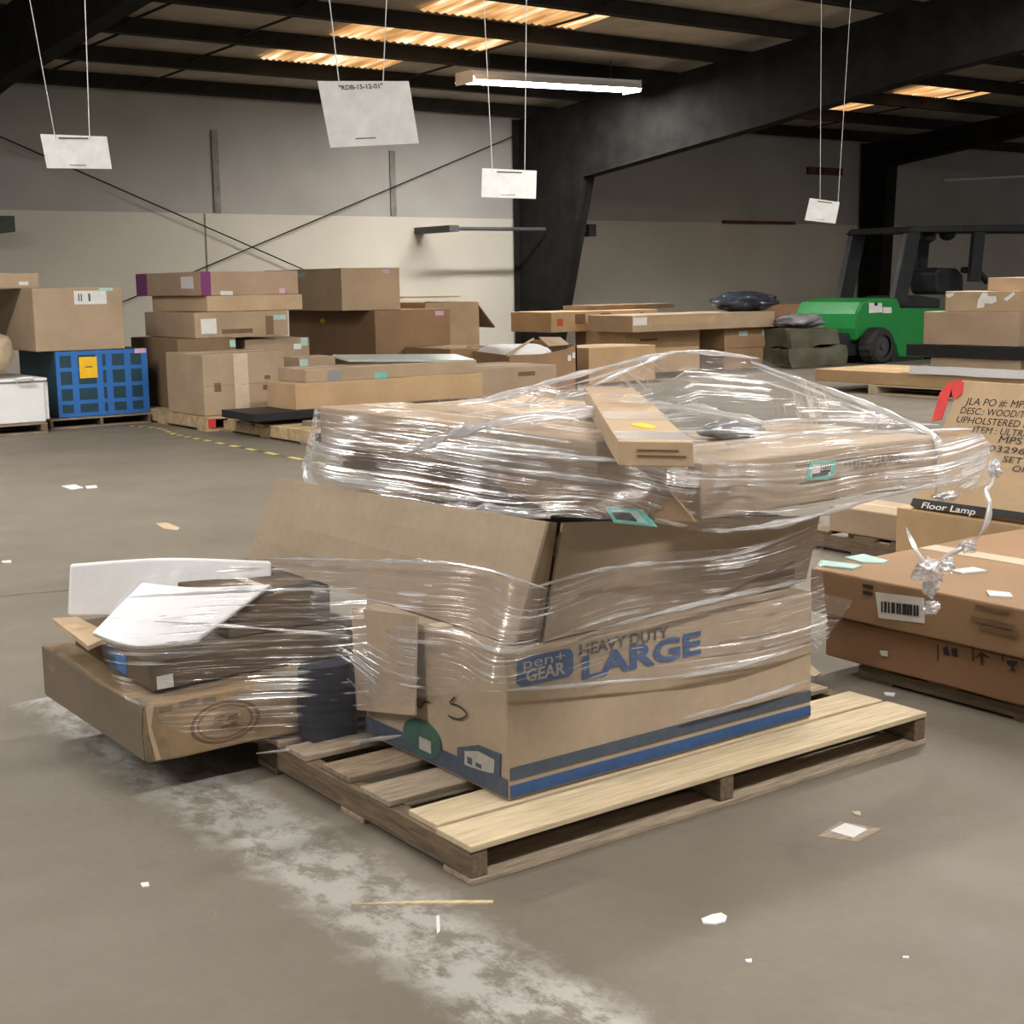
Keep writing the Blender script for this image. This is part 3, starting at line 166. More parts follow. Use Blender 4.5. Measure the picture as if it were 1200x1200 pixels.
def skylight_mat():
    m, nt, out = new_mat('skylight')
    tc = N(nt, 'ShaderNodeTexCoord')
    nz = N(nt, 'ShaderNodeTexNoise', Scale=2.2, Detail=3.0)
    mp = N(nt, 'ShaderNodeMapping'); mp.inputs['Scale'].default_value = (3.0, .35, 1)
    nt.links.new(tc.outputs['Object'], mp.inputs[0]); nt.links.new(mp.outputs[0], nz.inputs['Vector'])
    r = ramp(nt, nz.outputs['Fac'], [(.38, (.42, .20, .07)), (.54, (.75, .42, .17)), (.64, (1, .85, .58))])
    e = N(nt, 'ShaderNodeEmission', Strength=.62); nt.links.new(r.outputs[0], e.inputs['Color'])
    nt.links.new(e.outputs[0], out.inputs[0])
skylight_mat()

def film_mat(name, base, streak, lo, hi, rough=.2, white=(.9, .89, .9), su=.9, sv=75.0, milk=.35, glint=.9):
    """clear stretch film: mostly see-through, whitish along the stretch creases, with highlight streaks and glints painted in (creases follow the UV in metres)"""
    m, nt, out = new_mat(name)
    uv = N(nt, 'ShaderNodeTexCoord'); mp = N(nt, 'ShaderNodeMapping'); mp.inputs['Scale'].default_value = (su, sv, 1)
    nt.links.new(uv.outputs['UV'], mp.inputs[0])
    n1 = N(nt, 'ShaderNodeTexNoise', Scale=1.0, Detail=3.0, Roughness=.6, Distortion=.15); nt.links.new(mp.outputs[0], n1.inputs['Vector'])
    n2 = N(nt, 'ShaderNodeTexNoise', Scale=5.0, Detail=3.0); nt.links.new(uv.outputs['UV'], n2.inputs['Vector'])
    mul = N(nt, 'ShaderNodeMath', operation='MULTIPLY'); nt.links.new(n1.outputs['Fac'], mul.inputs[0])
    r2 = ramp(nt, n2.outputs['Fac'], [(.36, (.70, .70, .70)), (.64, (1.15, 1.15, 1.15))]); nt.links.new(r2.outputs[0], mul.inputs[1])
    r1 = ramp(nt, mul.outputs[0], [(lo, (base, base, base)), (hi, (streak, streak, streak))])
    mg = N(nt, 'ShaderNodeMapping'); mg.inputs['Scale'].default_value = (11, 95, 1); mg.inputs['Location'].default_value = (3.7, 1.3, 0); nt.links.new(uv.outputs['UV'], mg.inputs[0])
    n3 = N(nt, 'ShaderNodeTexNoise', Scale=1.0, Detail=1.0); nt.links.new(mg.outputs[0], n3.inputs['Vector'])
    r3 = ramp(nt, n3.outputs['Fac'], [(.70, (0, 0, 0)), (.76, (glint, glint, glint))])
    mxm = N(nt, 'ShaderNodeMath', operation='MAXIMUM'); nt.links.new(r1.outputs[0], mxm.inputs[0]); nt.links.new(r3.outputs[0], mxm.inputs[1])  # painted highlights: crease streaks joined with glint specks
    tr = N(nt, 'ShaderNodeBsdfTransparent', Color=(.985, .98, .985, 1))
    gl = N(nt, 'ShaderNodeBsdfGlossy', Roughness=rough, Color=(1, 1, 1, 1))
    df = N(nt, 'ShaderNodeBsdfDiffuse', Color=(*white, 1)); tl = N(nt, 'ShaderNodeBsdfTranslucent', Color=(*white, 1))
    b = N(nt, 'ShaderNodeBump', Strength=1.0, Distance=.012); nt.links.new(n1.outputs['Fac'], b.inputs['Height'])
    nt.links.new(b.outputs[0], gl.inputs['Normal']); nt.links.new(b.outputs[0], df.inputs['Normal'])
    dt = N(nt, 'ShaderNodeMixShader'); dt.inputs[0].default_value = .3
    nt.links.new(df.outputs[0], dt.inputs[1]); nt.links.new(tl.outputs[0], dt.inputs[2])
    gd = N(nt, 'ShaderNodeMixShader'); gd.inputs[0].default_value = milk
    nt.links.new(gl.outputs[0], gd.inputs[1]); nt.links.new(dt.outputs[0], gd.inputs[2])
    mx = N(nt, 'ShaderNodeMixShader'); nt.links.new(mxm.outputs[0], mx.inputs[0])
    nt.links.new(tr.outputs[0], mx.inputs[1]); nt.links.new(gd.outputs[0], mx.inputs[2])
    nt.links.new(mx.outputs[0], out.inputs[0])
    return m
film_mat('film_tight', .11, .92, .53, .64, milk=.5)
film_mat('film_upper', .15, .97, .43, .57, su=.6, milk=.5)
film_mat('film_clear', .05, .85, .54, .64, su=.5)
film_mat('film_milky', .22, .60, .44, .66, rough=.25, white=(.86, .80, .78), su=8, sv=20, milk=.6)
film_mat('film_fold_highlight', .38, .97, .30, .55, sv=90.0, milk=.6)
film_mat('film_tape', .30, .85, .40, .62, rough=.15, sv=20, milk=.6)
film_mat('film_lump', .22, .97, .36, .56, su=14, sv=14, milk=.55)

def wall_mat():
    m, nt, out = new_mat('wall_paint')
    p = N(nt, 'ShaderNodeBsdfPrincipled', Roughness=.9); p.inputs['Specular IOR Level'].default_value = .1
    tc = N(nt, 'ShaderNodeTexCoord'); sx = N(nt, 'ShaderNodeSeparateXYZ'); nt.links.new(tc.outputs['Object'], sx.inputs[0])
    nz = N(nt, 'ShaderNodeTexNoise', Scale=.8, Detail=6.0); nt.links.new(tc.outputs['Object'], nz.inputs['Vector'])
    ns = N(nt, 'ShaderNodeTexNoise', Scale=9.0, Detail=3.0); nt.links.new(tc.outputs['Object'], ns.inputs['Vector'])
    cream = ramp(nt, nz.outputs['Fac'], [(.3, (.52, .49, .42)), (.7, (.59, .56, .485))])
    grey = ramp(nt, nz.outputs['Fac'], [(.3, (.33, .318, .295)), (.7, (.41, .395, .37))])
    st = N(nt, 'ShaderNodeMath', operation='GREATER_THAN'); st.inputs[1].default_value = 2.285; nt.links.new(sx.outputs['Z'], st.inputs[0])
    c = mixc(nt, st.outputs[0], cream.outputs[0], grey.outputs[0])
    spots = ramp(nt, ns.outputs['Fac'], [(.74, (0, 0, 0)), (.80, (.35, .35, .35))])
    c = mixc(nt, spots.outputs[0], c, (.25, .22, .18))
    nt.links.new(c, p.inputs['Base Color']); nt.links.new(p.outputs[0], out.inputs[0])
wall_mat()

def floor_mat():
    m, nt, out = new_mat('concrete')
    p = N(nt, 'ShaderNodeBsdfPrincipled'); p.inputs['Specular IOR Level'].default_value = .25
    tc = N(nt, 'ShaderNodeTexCoord'); o = tc.outputs['Object']
    def nz(scale, detail=5.0, rough=.6):
        n = N(nt, 'ShaderNodeTexNoise', Scale=scale, Detail=detail, Roughness=rough); nt.links.new(o, n.inputs['Vector']); return n.outputs['Fac']
    big = ramp(nt, nz(.9), [(.3, (.15, .130, .100)), (.55, (.182, .159, .125)), (.75, (.206, .181, .143))])
    c = mixc(nt, .16, big.outputs[0], nz(28, 6, .7), 'OVERLAY')
    st = ramp(nt, nz(2.6, 6, .7), [(.60, (0, 0, 0)), (.72, (.45, .45, .45))])
    c = mixc(nt, st.outputs[0], c, (.11, .096, .076))
    # worn white paint stripe beside the pallet
    s = N(nt, 'ShaderNodeSeparateXYZ'); nt.links.new(o, s.inputs[0])
    def math_(op, a, b=None):
        q = N(nt, 'ShaderNodeMath', operation=op)
        for i, v in enumerate((a, b)):
            if v is None: continue
            if isinstance(v, (int, float)): q.inputs[i].default_value = v
            else: nt.links.new(v, q.inputs[i])
        return q.outputs[0]
    dx = math_('ABSOLUTE', math_('SUBTRACT', s.outputs['X'], 1.335))
    edge = math_('ADD', dx, math_('MULTIPLY', math_('SUBTRACT', nz(11, 4), .5), .16))
    inx = ramp(nt, edge, [(.07, (1, 1, 1)), (.15, (0, 0, 0))]).outputs[0]
    iny = math_('MULTIPLY', math_('LESS_THAN', s.outputs['Y'], 4.15), 1.0)
    fl = N(nt, 'ShaderNodeTexNoise', Scale=9.0, Detail=7.0, Roughness=.75)
    mp = N(nt, 'ShaderNodeMapping'); mp.inputs['Scale'].default_value = (1.6, 1, 1); nt.links.new(o, mp.inputs[0]); nt.links.new(mp.outputs[0], fl.inputs['Vector'])
    flk = ramp(nt, fl.outputs['Fac'], [(.42, (.10, .10, .10)), (.54, (1, 1, 1))]).outputs[0]
    mask = math_('MULTIPLY', math_('MULTIPLY', inx, iny), flk)
    c = mixc(nt, mask, c, (.37, .36, .33))
    # control joint
    j = math_('ADD', s.outputs['Y'], math_('MULTIPLY', nz(1.2), .12))
    jd = math_('ABSOLUTE', math_('SUBTRACT', math_('ADD', j, math_('MULTIPLY', s.outputs['X'], .28)), 6.21))
    jm = math_('MULTIPLY', math_('LESS_THAN', jd, .010), math_('LESS_THAN', s.outputs['X'], 2.3))
    c = mixc(nt, jm, c, (.06, .05, .04))
    nt.links.new(c, p.inputs['Base Color'])
    r = ramp(nt, nz(3.5), [(.3, (.55, .55, .55)), (.7, (.75, .75, .75))]); nt.links.new(r.outputs[0], p.inputs['Roughness'])
    b = N(nt, 'ShaderNodeBump', Strength=.12, Distance=.01); nt.links.new(nz(40, 4), b.inputs['Height']); nt.links.new(b.outputs[0], p.inputs['Normal'])
    nt.links.new(p.outputs[0], out.inputs[0])
floor_mat()

# ------------------------------------------------------------------ object helpers
def link(name, bm, mat, parent=None, origin=None, bevel=0.0, smooth=False, uv=False):
    """bmesh in world metres -> ONE mesh object; its mesh is stored relative to its parent (or origin)"""
    bm.normal_update()
    org = V(parent['_org']) if parent is not None else V(origin or (0, 0, 0))
    bmesh.ops.translate(bm, verts=bm.verts, vec=-org)
    me = bpy.data.meshes.new(name); bm.to_mesh(me); bm.free()
    o = bpy.data.objects.new(name, me); col.objects.link(o)
    me.materials.append(MATS[mat])
    if parent is not None: o.parent = parent; o['_org'] = list(org)
    else: o.location = org; o['_org'] = list(org)
    if bevel:
        b = o.modifiers.new('soft_edges', 'BEVEL'); b.width = bevel; b.segments = 2; b.limit_method = 'ANGLE'; b.angle_limit = math.radians(50)
    if smooth:
        for p in me.polygons: p.use_smooth = True
    return o
def thing(name, loc, label, cat, group=None):
    o = bpy.data.objects.new(name, None); col.objects.link(o); o.location = V(loc); o.empty_display_size = .1
    o['_org'] = list(V(loc)); tag(o, label, cat, group); return o
def tag(o, label, cat, group=None):
    o['label'] = label; o['category'] = cat
    if group: o['group'] = group
    return o
def struct(o): o['kind'] = 'structure'; return o
def add_hexa(bm, P, U, Vv, Nn, cuts=0):
    P, U, Vv, Nn = V(P), V(U), V(Vv), V(Nn)
    b = bmesh.new(); bmesh.ops.create_cube(b, size=1)
    if cuts: bmesh.ops.subdivide_edges(b, edges=b.edges[:], cuts=cuts, use_grid_fill=True)
    vm = {}
    for v in b.verts:
        vm[v.index] = bm.verts.new(P + U * (v.co.x + .5) + Vv * (v.co.y + .5) + Nn * (v.co.z + .5))
    for f in b.faces: bm.faces.new([vm[v.index] for v in f.verts])
    b.free()
def hexa(P, U, Vv, Nn, cuts=0):
    bm = bmesh.new(); add_hexa(bm, P, U, Vv, Nn, cuts); return bm
def bx(x0, y0, z0, x1, y1, z1, cuts=0): return hexa((x0, y0, z0), (x1 - x0, 0, 0), (0, y1 - y0, 0), (0, 0, z1 - z0), cuts)
def slab(pts, nrm, th, bm=None):
    """flat polygon with real thickness: pts outline, extruded by th along -nrm"""
    bm = bm or bmesh.new(); n = V(nrm).normalized() * th
    a = [bm.verts.new(V(p)) for p in pts]; b = [bm.verts.new(V(p) - n) for p in pts]
    bm.faces.new(a); bm.faces.new(b[::-1]); k = len(a)
    for i in range(k): bm.faces.new((a[i], b[i], b[(i + 1) % k], a[(i + 1) % k]))
    bmesh.ops.recalc_face_normals(bm, faces=bm.faces); return bm
def tube(pts, r, seg=8, bm=None, cap=True):
    bm = bm or bmesh.new(); pts = [V(p) for p in pts]; rings = []
    for i, p in enumerate(pts):
        t = (pts[min(i + 1, len(pts) - 1)] - pts[max(i - 1, 0)]).normalized()
        a = t.cross(V((0, 0, 1)));  a = t.cross(V((1, 0, 0))) if a.length < .05 else a
        a.normalize(); b = t.cross(a); rr = r[i] if isinstance(r, (list, tuple)) else r
        rings.append([bm.verts.new(p + (a * math.cos(2 * math.pi * k / seg) + b * math.sin(2 * math.pi * k / seg)) * rr) for k in range(seg)])
    for i in range(len(rings) - 1):
        for k in range(seg): bm.faces.new((rings[i][k], rings[i][(k + 1) % seg], rings[i + 1][(k + 1) % seg], rings[i + 1][k]))
    if cap: bm.faces.new(rings[0][::-1]); bm.faces.new(rings[-1])
    return bm
def spline(pts, n):
    """Catmull-Rom through pts, n samples per span"""
    pts = [V(p) for p in pts]; out = []
    for i in range(len(pts) - 1):
        p0, p1, p2, p3 = pts[max(i - 1, 0)], pts[i], pts[i + 1], pts[min(i + 2, len(pts) - 1)]
        for k in range(n):
            t = k / n
            out.append(.5 * ((2 * p1) + (p2 - p0) * t + (2 * p0 - 5 * p1 + 4 * p2 - p3) * t * t + (3 * p1 - p0 - 3 * p2 + p3) * t ** 3))
    out.append(pts[-1]); return out
def warp(bm, amt, seed, scale=3.2):
    if not amt: return bm
    s = V((seed * 7.31, seed * 3.77, seed * 1.93))
    for v in bm.verts:
        v.co += noise.noise_vector(v.co * scale + s) * amt
    return bm

def text_bm(s, bold=0.0):
    cu = bpy.data.curves.new('lettering', 'FONT'); cu.body = s; cu.offset = bold; cu.resolution_u = 3
    o = bpy.data.objects.new('lettering', cu); col.objects.link(o)
    bpy.context.view_layer.update()
    me = bpy.data.meshes.new_from_object(o.evaluated_get(bpy.context.evaluated_depsgraph_get()))
    bpy.data.objects.remove(o); bpy.data.curves.remove(cu)
    bm = bmesh.new(); bm.from_mesh(me); bpy.data.meshes.remove(me)
    xs = [v.co.x for v in bm.verts]; ys = [v.co.y for v in bm.verts if True]
    return bm, min(xs), max(xs), min(ys), max(ys)

def faces_of(P, U, Vv, Nn):
    P, U, Vv, Nn = V(P), V(U), V(Vv), V(Nn)
    return {'front': (P, U, Nn), 'left': (P + Vv, -Vv, Nn), 'top': (P + Nn, U, Vv), 'right': (P + U, Vv, Nn)}
def put_decals(par, frame, decs, amt, seed):
    off = .0016
    for d in decs:
        kind, fc, nm, mat = d[:4]
        o, a, c = frame[fc]; n = a.cross(c).normalized()
        at = lambda s, t, e=off: o + a * s + c * t + n * e
        W, H = a.length, c.length
        if fc == 'left' or fc == 'top' or fc == 'right' or fc == 'front':
            pass
        k = off + .0002 * len(par.children)
        if kind == 'q':
            s0, t0, s1, t1 = d[4:8]
            bm = hexa(at(s0, t0, 0), a * (s1 - s0), c * (t1 - t0), n * k, 0)
            bmesh.ops.subdivide_edges(bm, edges=[e for e in bm.edges if e.calc_length() > .02], cuts=3, use_grid_fill=True)
        elif kind == 's':     # pen stroke along a path
            pp = spline([at(s, t_, k) for s, t_ in d[4]], 5); bm = bmesh.new(); w_ = d[5]; L_ = []
            for i_, q_ in enumerate(pp):
                tt = (pp[min(i_ + 1, len(pp) - 1)] - pp[max(i_ - 1, 0)]).normalized(); sd_ = tt.cross(n) * w_ * .5
                L_.append((bm.verts.new(q_ + sd_), bm.verts.new(q_ - sd_)))
            for i_ in range(len(L_) - 1): bm.faces.new((L_[i_][0], L_[i_ + 1][0], L_[i_ + 1][1], L_[i_][1]))
        elif kind in 'pcro':
            if kind == 'p': pts = d[4]
            elif kind == 'r':
                s0, t0, s1, t1 = d[4:8]; r = .28; pts = []
                rx = r * (t1 - t0) * H / W; ry = r * (t1 - t0)
                for cx_, cy_, q in ((s1 - rx, t0 + ry, -90), (s1 - rx, t1 - ry, 0), (s0 + rx, t1 - ry, 90), (s0 + rx, t0 + ry, 180)):
                    for j in range(5):
                        g = math.radians(q + j * 22.5); pts.append((cx_ + rx * math.cos(g), cy_ + ry * math.sin(g)))
            else:
                pts = [(d[4] + d[6] * math.cos(g * math.pi / 16), d[5] + d[7] * math.sin(g * math.pi / 16)) for g in range(32)]
            if kind == 'o':      # ring stamp with a faint map-like core
                bm = bmesh.new()
                for r0, r1 in ((1, .90), (.80, .74)):
                    A_ = [(d[4] + (p[0] - d[4]) * r0, d[5] + (p[1] - d[5]) * r0) for p in pts]; B_ = [(d[4] + (p[0] - d[4]) * r1, d[5] + (p[1] - d[5]) * r1) for p in pts]
                    va = [bm.verts.new(at(*p, k)) for p in A_]; vb = [bm.verts.new(at(*p, k)) for p in B_]
                    for i in range(32): bm.faces.new((va[i], va[(i + 1) % 32], vb[(i + 1) % 32], vb[i]))
                for x0, y0, w_, h_ in ((-.5, -.1, .4, .3), (-.2, -.45, .35, .25), (.1, .05, .45, .35), (.2, -.4, .3, .3), (-.45, .3, .5, .2)):
                    bm.faces.new([bm.verts.new(at(d[4] + d[6] * .7 * (x0 + q * w_), d[5] + d[7] * .7 * (y0 + r_ * h_), k)) for q, r_ in ((0, 0), (1, .1), (.9, 1), (.1, .8))])
            else:
                bm = slab([at(*p, k) for p in pts], n, k)
        elif kind == 't':
            _, _, _, _, s0, t0, ws, ht, s, bold = d
            bm, x0, x1, y0, y1 = text_bm(s, bold)
            for v in bm.verts:
                v.co = at(s0 + ws * (v.co.x - x0) / (x1 - x0), t0 + ht * (v.co.y) / .69, k + .0003)
        warp(bm, amt, seed)
        q = link(nm, bm, mat, par)
        if kind in 'qcr' and len(d) > 8 and d[8]: q['label'] = d[8]
def carton(key, name, label, cat, mat, group, bump, P, U, Vv, Nn, decs, tape=True):
    P, U, Vv, Nn = V(P), V(U), V(Vv), V(Nn)
    seed = sum(ord(c) for c in key) * .37
    t = thing(name, P + (U + Vv) * .5, label, cat, group)
    body = link('carton_body', warp(hexa(P, U, Vv, Nn, 7), bump, seed), mat, t, bevel=min(.006, Nn.length * .05))
    fr = faces_of(P, U, Vv, Nn)
    if tape and key not in ('boxC', 'T', 'R1', 'boxD'):
        long_u = U.length > Vv.length
        ds = ['q', 'top', 'packing_tape', 'tape'] + ([.01, .46, .99, .54] if long_u else [.46, .01, .54, .99]) + [None]
        decs = [ds] + list(decs)
    put_decals(t, fr, decs, bump, seed)
    return t

# ------------------------------------------------------------------ camera
cam = bpy.data.cameras.new('camera'); co = bpy.data.objects.new('camera', cam); col.objects.link(co); scene.camera = co
cam.sensor_width = 36.0; cam.sensor_fit = 'HORIZONTAL'; cam.lens = 1668.0 / 1200 * 36; cam.clip_end = 200
yaw, pit, roll = -.632, .159, .015
fw = V((-math.sin(yaw) * math.cos(pit), math.cos(yaw) * math.cos(pit), -math.sin(pit)))
r0 = V((math.cos(yaw), math.sin(yaw), 0)); d0 = fw.cross(r0)
rx = r0 * math.cos(roll) + d0 * math.sin(roll); dx = -r0 * math.sin(roll) + d0 * math.cos(roll)
co.matrix_world = Matrix(((rx.x, -dx.x, -fw.x, 0), (rx.y, -dx.y, -fw.y, 0), (rx.z, -dx.z, -fw.z, 1.2), (0, 0, 0, 1)))

# ------------------------------------------------------------------ the setting
WY = WALL['wall_Y']
X0, X1, Y0 = -9.0, 36.0, -9.0
struct(link('floor', bx(X0, Y0, -.2, X1, WY + .3, 0), 'concrete'))
struct(link('wall_back', bx(X0, WY, 0, X1, WY + .3, 4.3), 'wall_paint'))
def deck_z(y): return 4.12 + .07 * (WY - y)
bm = hexa((X0, Y0, deck_z(Y0)), (X1 - X0, 0, 0), (0, WY - Y0 + .2, deck_z(WY + .2) - deck_z(Y0)), (0, 0, .08))
struct(link('ceiling', bm, 'deck'))
PUR = [19.6, 18.1, 16.6, 15.1, 13.6, 12.1, 10.6, 9.1]
for i, y in enumerate(PUR):
    z = deck_z(y)
    bm = bx(X0, y - .02, z - .20, X1, y + .02, z - .004)
    add_hexa(bm, (X0, y - .08, z - .20), (X1 - X0, 0, 0), (0, .12, 0), (0, 0, .012))
    struct(link('trim_%d' % (i + 1), bm, 'purlin'))
bm = bmesh.new()
for j in range(len(PUR) - 1):           # bridging rods between the purlins
    ya, yb = PUR[j], PUR[j + 1]
    for k, x in enumerate((6.6, 8.1, 11.4, 16.6, 18.4, 21.2)):
        tube([(x, ya, deck_z(ya) - .1), (x + .2, yb, deck_z(yb) - .1)], .016, 6, bm)
struct(link('trim_9', bm, 'purlin'))
for i, (a, b) in enumerate((('v1a', 'v1b'), ('v2a', 'v2b'))):
    x = WALL[b][0]
    struct(link('trim_%d' % (10 + i), bx(x - .05, WY - .03, 2.30, x + .05, WY - .001, WALL[a][2]), 'seam_grey'))
struct(link('trim_12', bx(9.0, WY - .012, 1.0, 9.02, WY - .001, 2.28), 'seam_grey'))
# translucent roof panels glowing with daylight, ribbed like the deck
def sky_panel(n, x0, x1, ya, yb):
    bm = bmesh.new(); k = 40; rows = []
    for i in range(k + 1):
        x = x0 + (x1 - x0) * i / k; dz = -.012 - .012 * (1 + math.cos(i * math.pi))
        rows.append([bm.verts.new((x, y, deck_z(y) - .006 + dz)) for y in (ya, yb)])
    for i in range(k): bm.faces.new((rows[i][0], rows[i + 1][0], rows[i + 1][1], rows[i][1]))
    struct(link('window_%d' % n, bm, 'skylight'))
sky_panel(1, 9.0, 10.9, 16.75, 17.9); sky_panel(2, 9.2, 11.6, 15.2, 16.4); sky_panel(3, 9.6, 12.0, 13.7, 14.9)
sky_panel(4, 19.6, 20.8, 16.75, 17.9); sky_panel(5, 20.2, 22.0, 15.2, 16.4)

# steel frames
def frame(label, X, outer, base_in, haunch, bots, depth_top, fl=.12, mat='steel_dark'):
    t = thing('steel_frame', (X, outer, 0), label, 'steel frame')
    ytop = [outer] + [b[0] for b in bots]
    top = [(outer, deck_z(outer) - .21)] + [(b[0], deck_z(b[0]) - .21) for b in bots]
    # column web
    pts = [(outer, 0), (base_in, 0), haunch, (haunch[0], deck_z(haunch[0]) - .21), (outer, deck_z(outer) - .21)]
    link('column_web', slab([(X - .01, y, z) for y, z in pts], (-1, 0, 0), .02), mat, t)
    pts = [haunch] + bots + [(bots[-1][0], deck_z(bots[-1][0]) - .21), (haunch[0], deck_z(haunch[0]) - .21)]
    link('rafter_web', slab([(X - .01, y, z) for y, z in pts], (-1, 0, 0), .02), mat, t)
    link('column_flange', hexa((X - fl, base_in, 0), (2 * fl, 0, 0), (0, .02, 0), (0, haunch[0] - base_in, haunch[1])), mat, t)
    link('column_flange', bx(X - fl, outer - .02, 0, X + fl, outer, deck_z(outer) - .21), mat, t)
    bm = bmesh.new(); seq = [haunch] + bots
    for (ya, za), (yb, zb) in zip(seq[:-1], seq[1:]):
        add_hexa(bm, (X - fl, ya, za - .015), (2 * fl, 0, 0), (0, yb - ya, zb - za), (0, 0, .02))
    link('rafter_flange', bm, mat, t)
    return t
frame('deep tapered dark steel frame with haunch beside the glowing strip lamp', 14.72, WY - .06, 18.75, (17.9, 2.87), [(14.1, 3.29), (11.18, 3.66), (Y0 + 3, 4.95)], 0)
frame('narrow dark steel frame with straight column behind the green forklift', 23.6, WY - .06, 19.25, (19.1, 3.45), [(15.97, 3.79), (Y0 + 3, 5.3)], 0, fl=.16)
frame('dark steel frame whose rafter crosses the upper left corner', 5.05, WY - .06, 19.45, (19.3, 3.05), [(16.06, 3.44), (12.27, 3.67), (Y0 + 3, 5.0)], 0, fl=.10)
# rail with end brackets through the deep column; bracket at the left frame
t = thing('wall_rail', (14.1, 18.9, 2.0), 'grey horizontal rail with square end brackets running past the deep tapered column', 'rail')
b1, b2 = WALL['brk1'], WALL['brk2']
link('rail_pipe', tube([(b1[0], 18.9, b1[2]), (14.60, 18.9, b1[2] + .01)], .03, 8), 'steel_grey', t)
link('rail_pipe', tube([(14.86, 18.9, b1[2]), (b2[0], 18.9, b2[2])], .03, 8), 'steel_grey', t)
link('bracket', bx(b1[0] - .12, 18.8, b1[2] - .05, b1[0] + .06, WY - .005, b1[2] + .05), 'steel_grey', t)
link('bracket', bx(b2[0] - .08, 18.8, b2[2] - .10, b2[0] + .08, WY - .005, b2[2] + .10), 'steel_grey', t)
tag(link('wall_bracket', bx(5.5, 18.9, 1.96, 5.95, WY - .005, 2.16), 'steel_grey', origin=(5.7, 19, 1.96)), 'square grey steel bracket on the wall at the left edge', 'bracket')
for k, (a, b, l) in enumerate((('rod1a', 'rod1b', 'thin cross brace rod sloping down to the right across the cream wall'), ('rod2a', 'rod2b', 'thin cross brace rod sloping up to the right across the cream wall'))):
    pa, pb = V(WALL[a]), V(WALL[b]); pa.y = pb.y = WY - .1 - .05 * k
    e = (pb - pa).normalized() * .6
    tag(link('brace_rod', tube([pa - e, pb + e * .55], .010, 6), 'steel_dark', origin=pa), l, 'brace rod')
tag(link('wall_plank', bx(WALL['pl1'][0], WY - .05, 2.27, WALL['pl1b'][0], WY - .002, 2.33), 'rust', origin=(20.5, WY, 2.3)), 'thin rusty red strip on the wall at the paint line', 'metal strip')
tag(link('wall_plate', bx(WALL['pl2'][0], WY - .06, 3.26, WALL['pl2b'][0], WY - .002, 3.40), 'rust', origin=(22.4, WY, 3.3)), 'dark rusty plate high on the wall left of the narrow column', 'metal plate')
tag(link('conduit', tube([(WALL['pipe1'][0], WY - .04, 3.27), (WALL['pipe2'][0] + 1, WY - .04, 3.51)], .03, 8), 'paper', origin=(26, WY, 3.3)), 'pale conduit pipe on the upper wall at the right', 'pipe')

# strip lamps: the lit one in view and unseen ones added to light the hall
def strip_lamp(x0, x1, y, z, label, z2=None, group=None):
    t = thing('strip_lamp', ((x0 + x1) / 2, y, z), label, 'lamp', group)
    dz = (z2 - z) if z2 else 0
    link('lamp_housing', hexa((x0, y - .16, z + .03), (x1 - x0, 0, dz), (0, .32, 0), (0, 0, .06)), 'freezer_white', t)
    bm = bmesh.new(); prof = [(-.14, .028), (-.11, -.03), (-.045, -.055), (.045, -.055), (.11, -.03), (.14, .028)]
    A = [bm.verts.new((x0 + .02, y + a, z + b)) for a, b in prof]; B = [bm.verts.new((x1 - .02, y + a, z + dz + b)) for a, b in prof]
    for i in range(5): bm.faces.new((A[i], B[i], B[i + 1], A[i + 1]))
    bm.faces.new(A); bm.faces.new(B[::-1])
    bmesh.ops.recalc_face_normals(bm, faces=bm.faces)
    link('lamp_tube', bm, 'tube', t)
    for sgn in (-1, 1):
        pts = [(x0, y + sgn * .165, z + .05), (x1, y + sgn * .165, z + dz + .05), (x1, y + sgn * .25, z + dz - .035), (x0, y + sgn * .25, z - .035)]
        link('added_light_skirt', slab(pts, (0, sgn, .6), .006), 'freezer_white', t)  # skirt added to keep the upper wall shaded from the tube
    link('added_end_plate', bx(x0 - .02, y - .20, z - .075, x0 - .002, y + .20, z + .09), 'freezer_white', t); link('added_end_plate', bx(x1 + .002, y - .20, z + dz - .075, x1 + .02, y + .20, z + dz + .09), 'freezer_white', t)  # plates added to stop tube light reaching the rafter
    for x in (x0 + .4, x1 - .4): link('hanger', tube([(x, y, z + .085), (x, y, deck_z(y) - .004)], .006, 5), 'steel_grey', t)
s0, s1 = LAMP['strip']
strip_lamp(s0[0], s1[0], 16.3, s0[2], 'glowing white strip lamp hanging below the roof in front of the back wall', s1[2])
for (x, y) in ((13.0, 8.2), (1.0, 8.8), (6.8, 4.6), (2.4, -.9), (10.5, -1.6), (-3.6, 3.2), (20.5, 6.0)):
    strip_lamp(x - 1.45, x + 1.45, y, deck_z(y) - .55, 'added unseen white strip lamp hanging below the roof to brighten the hall', None, 'added unseen strip lamps')
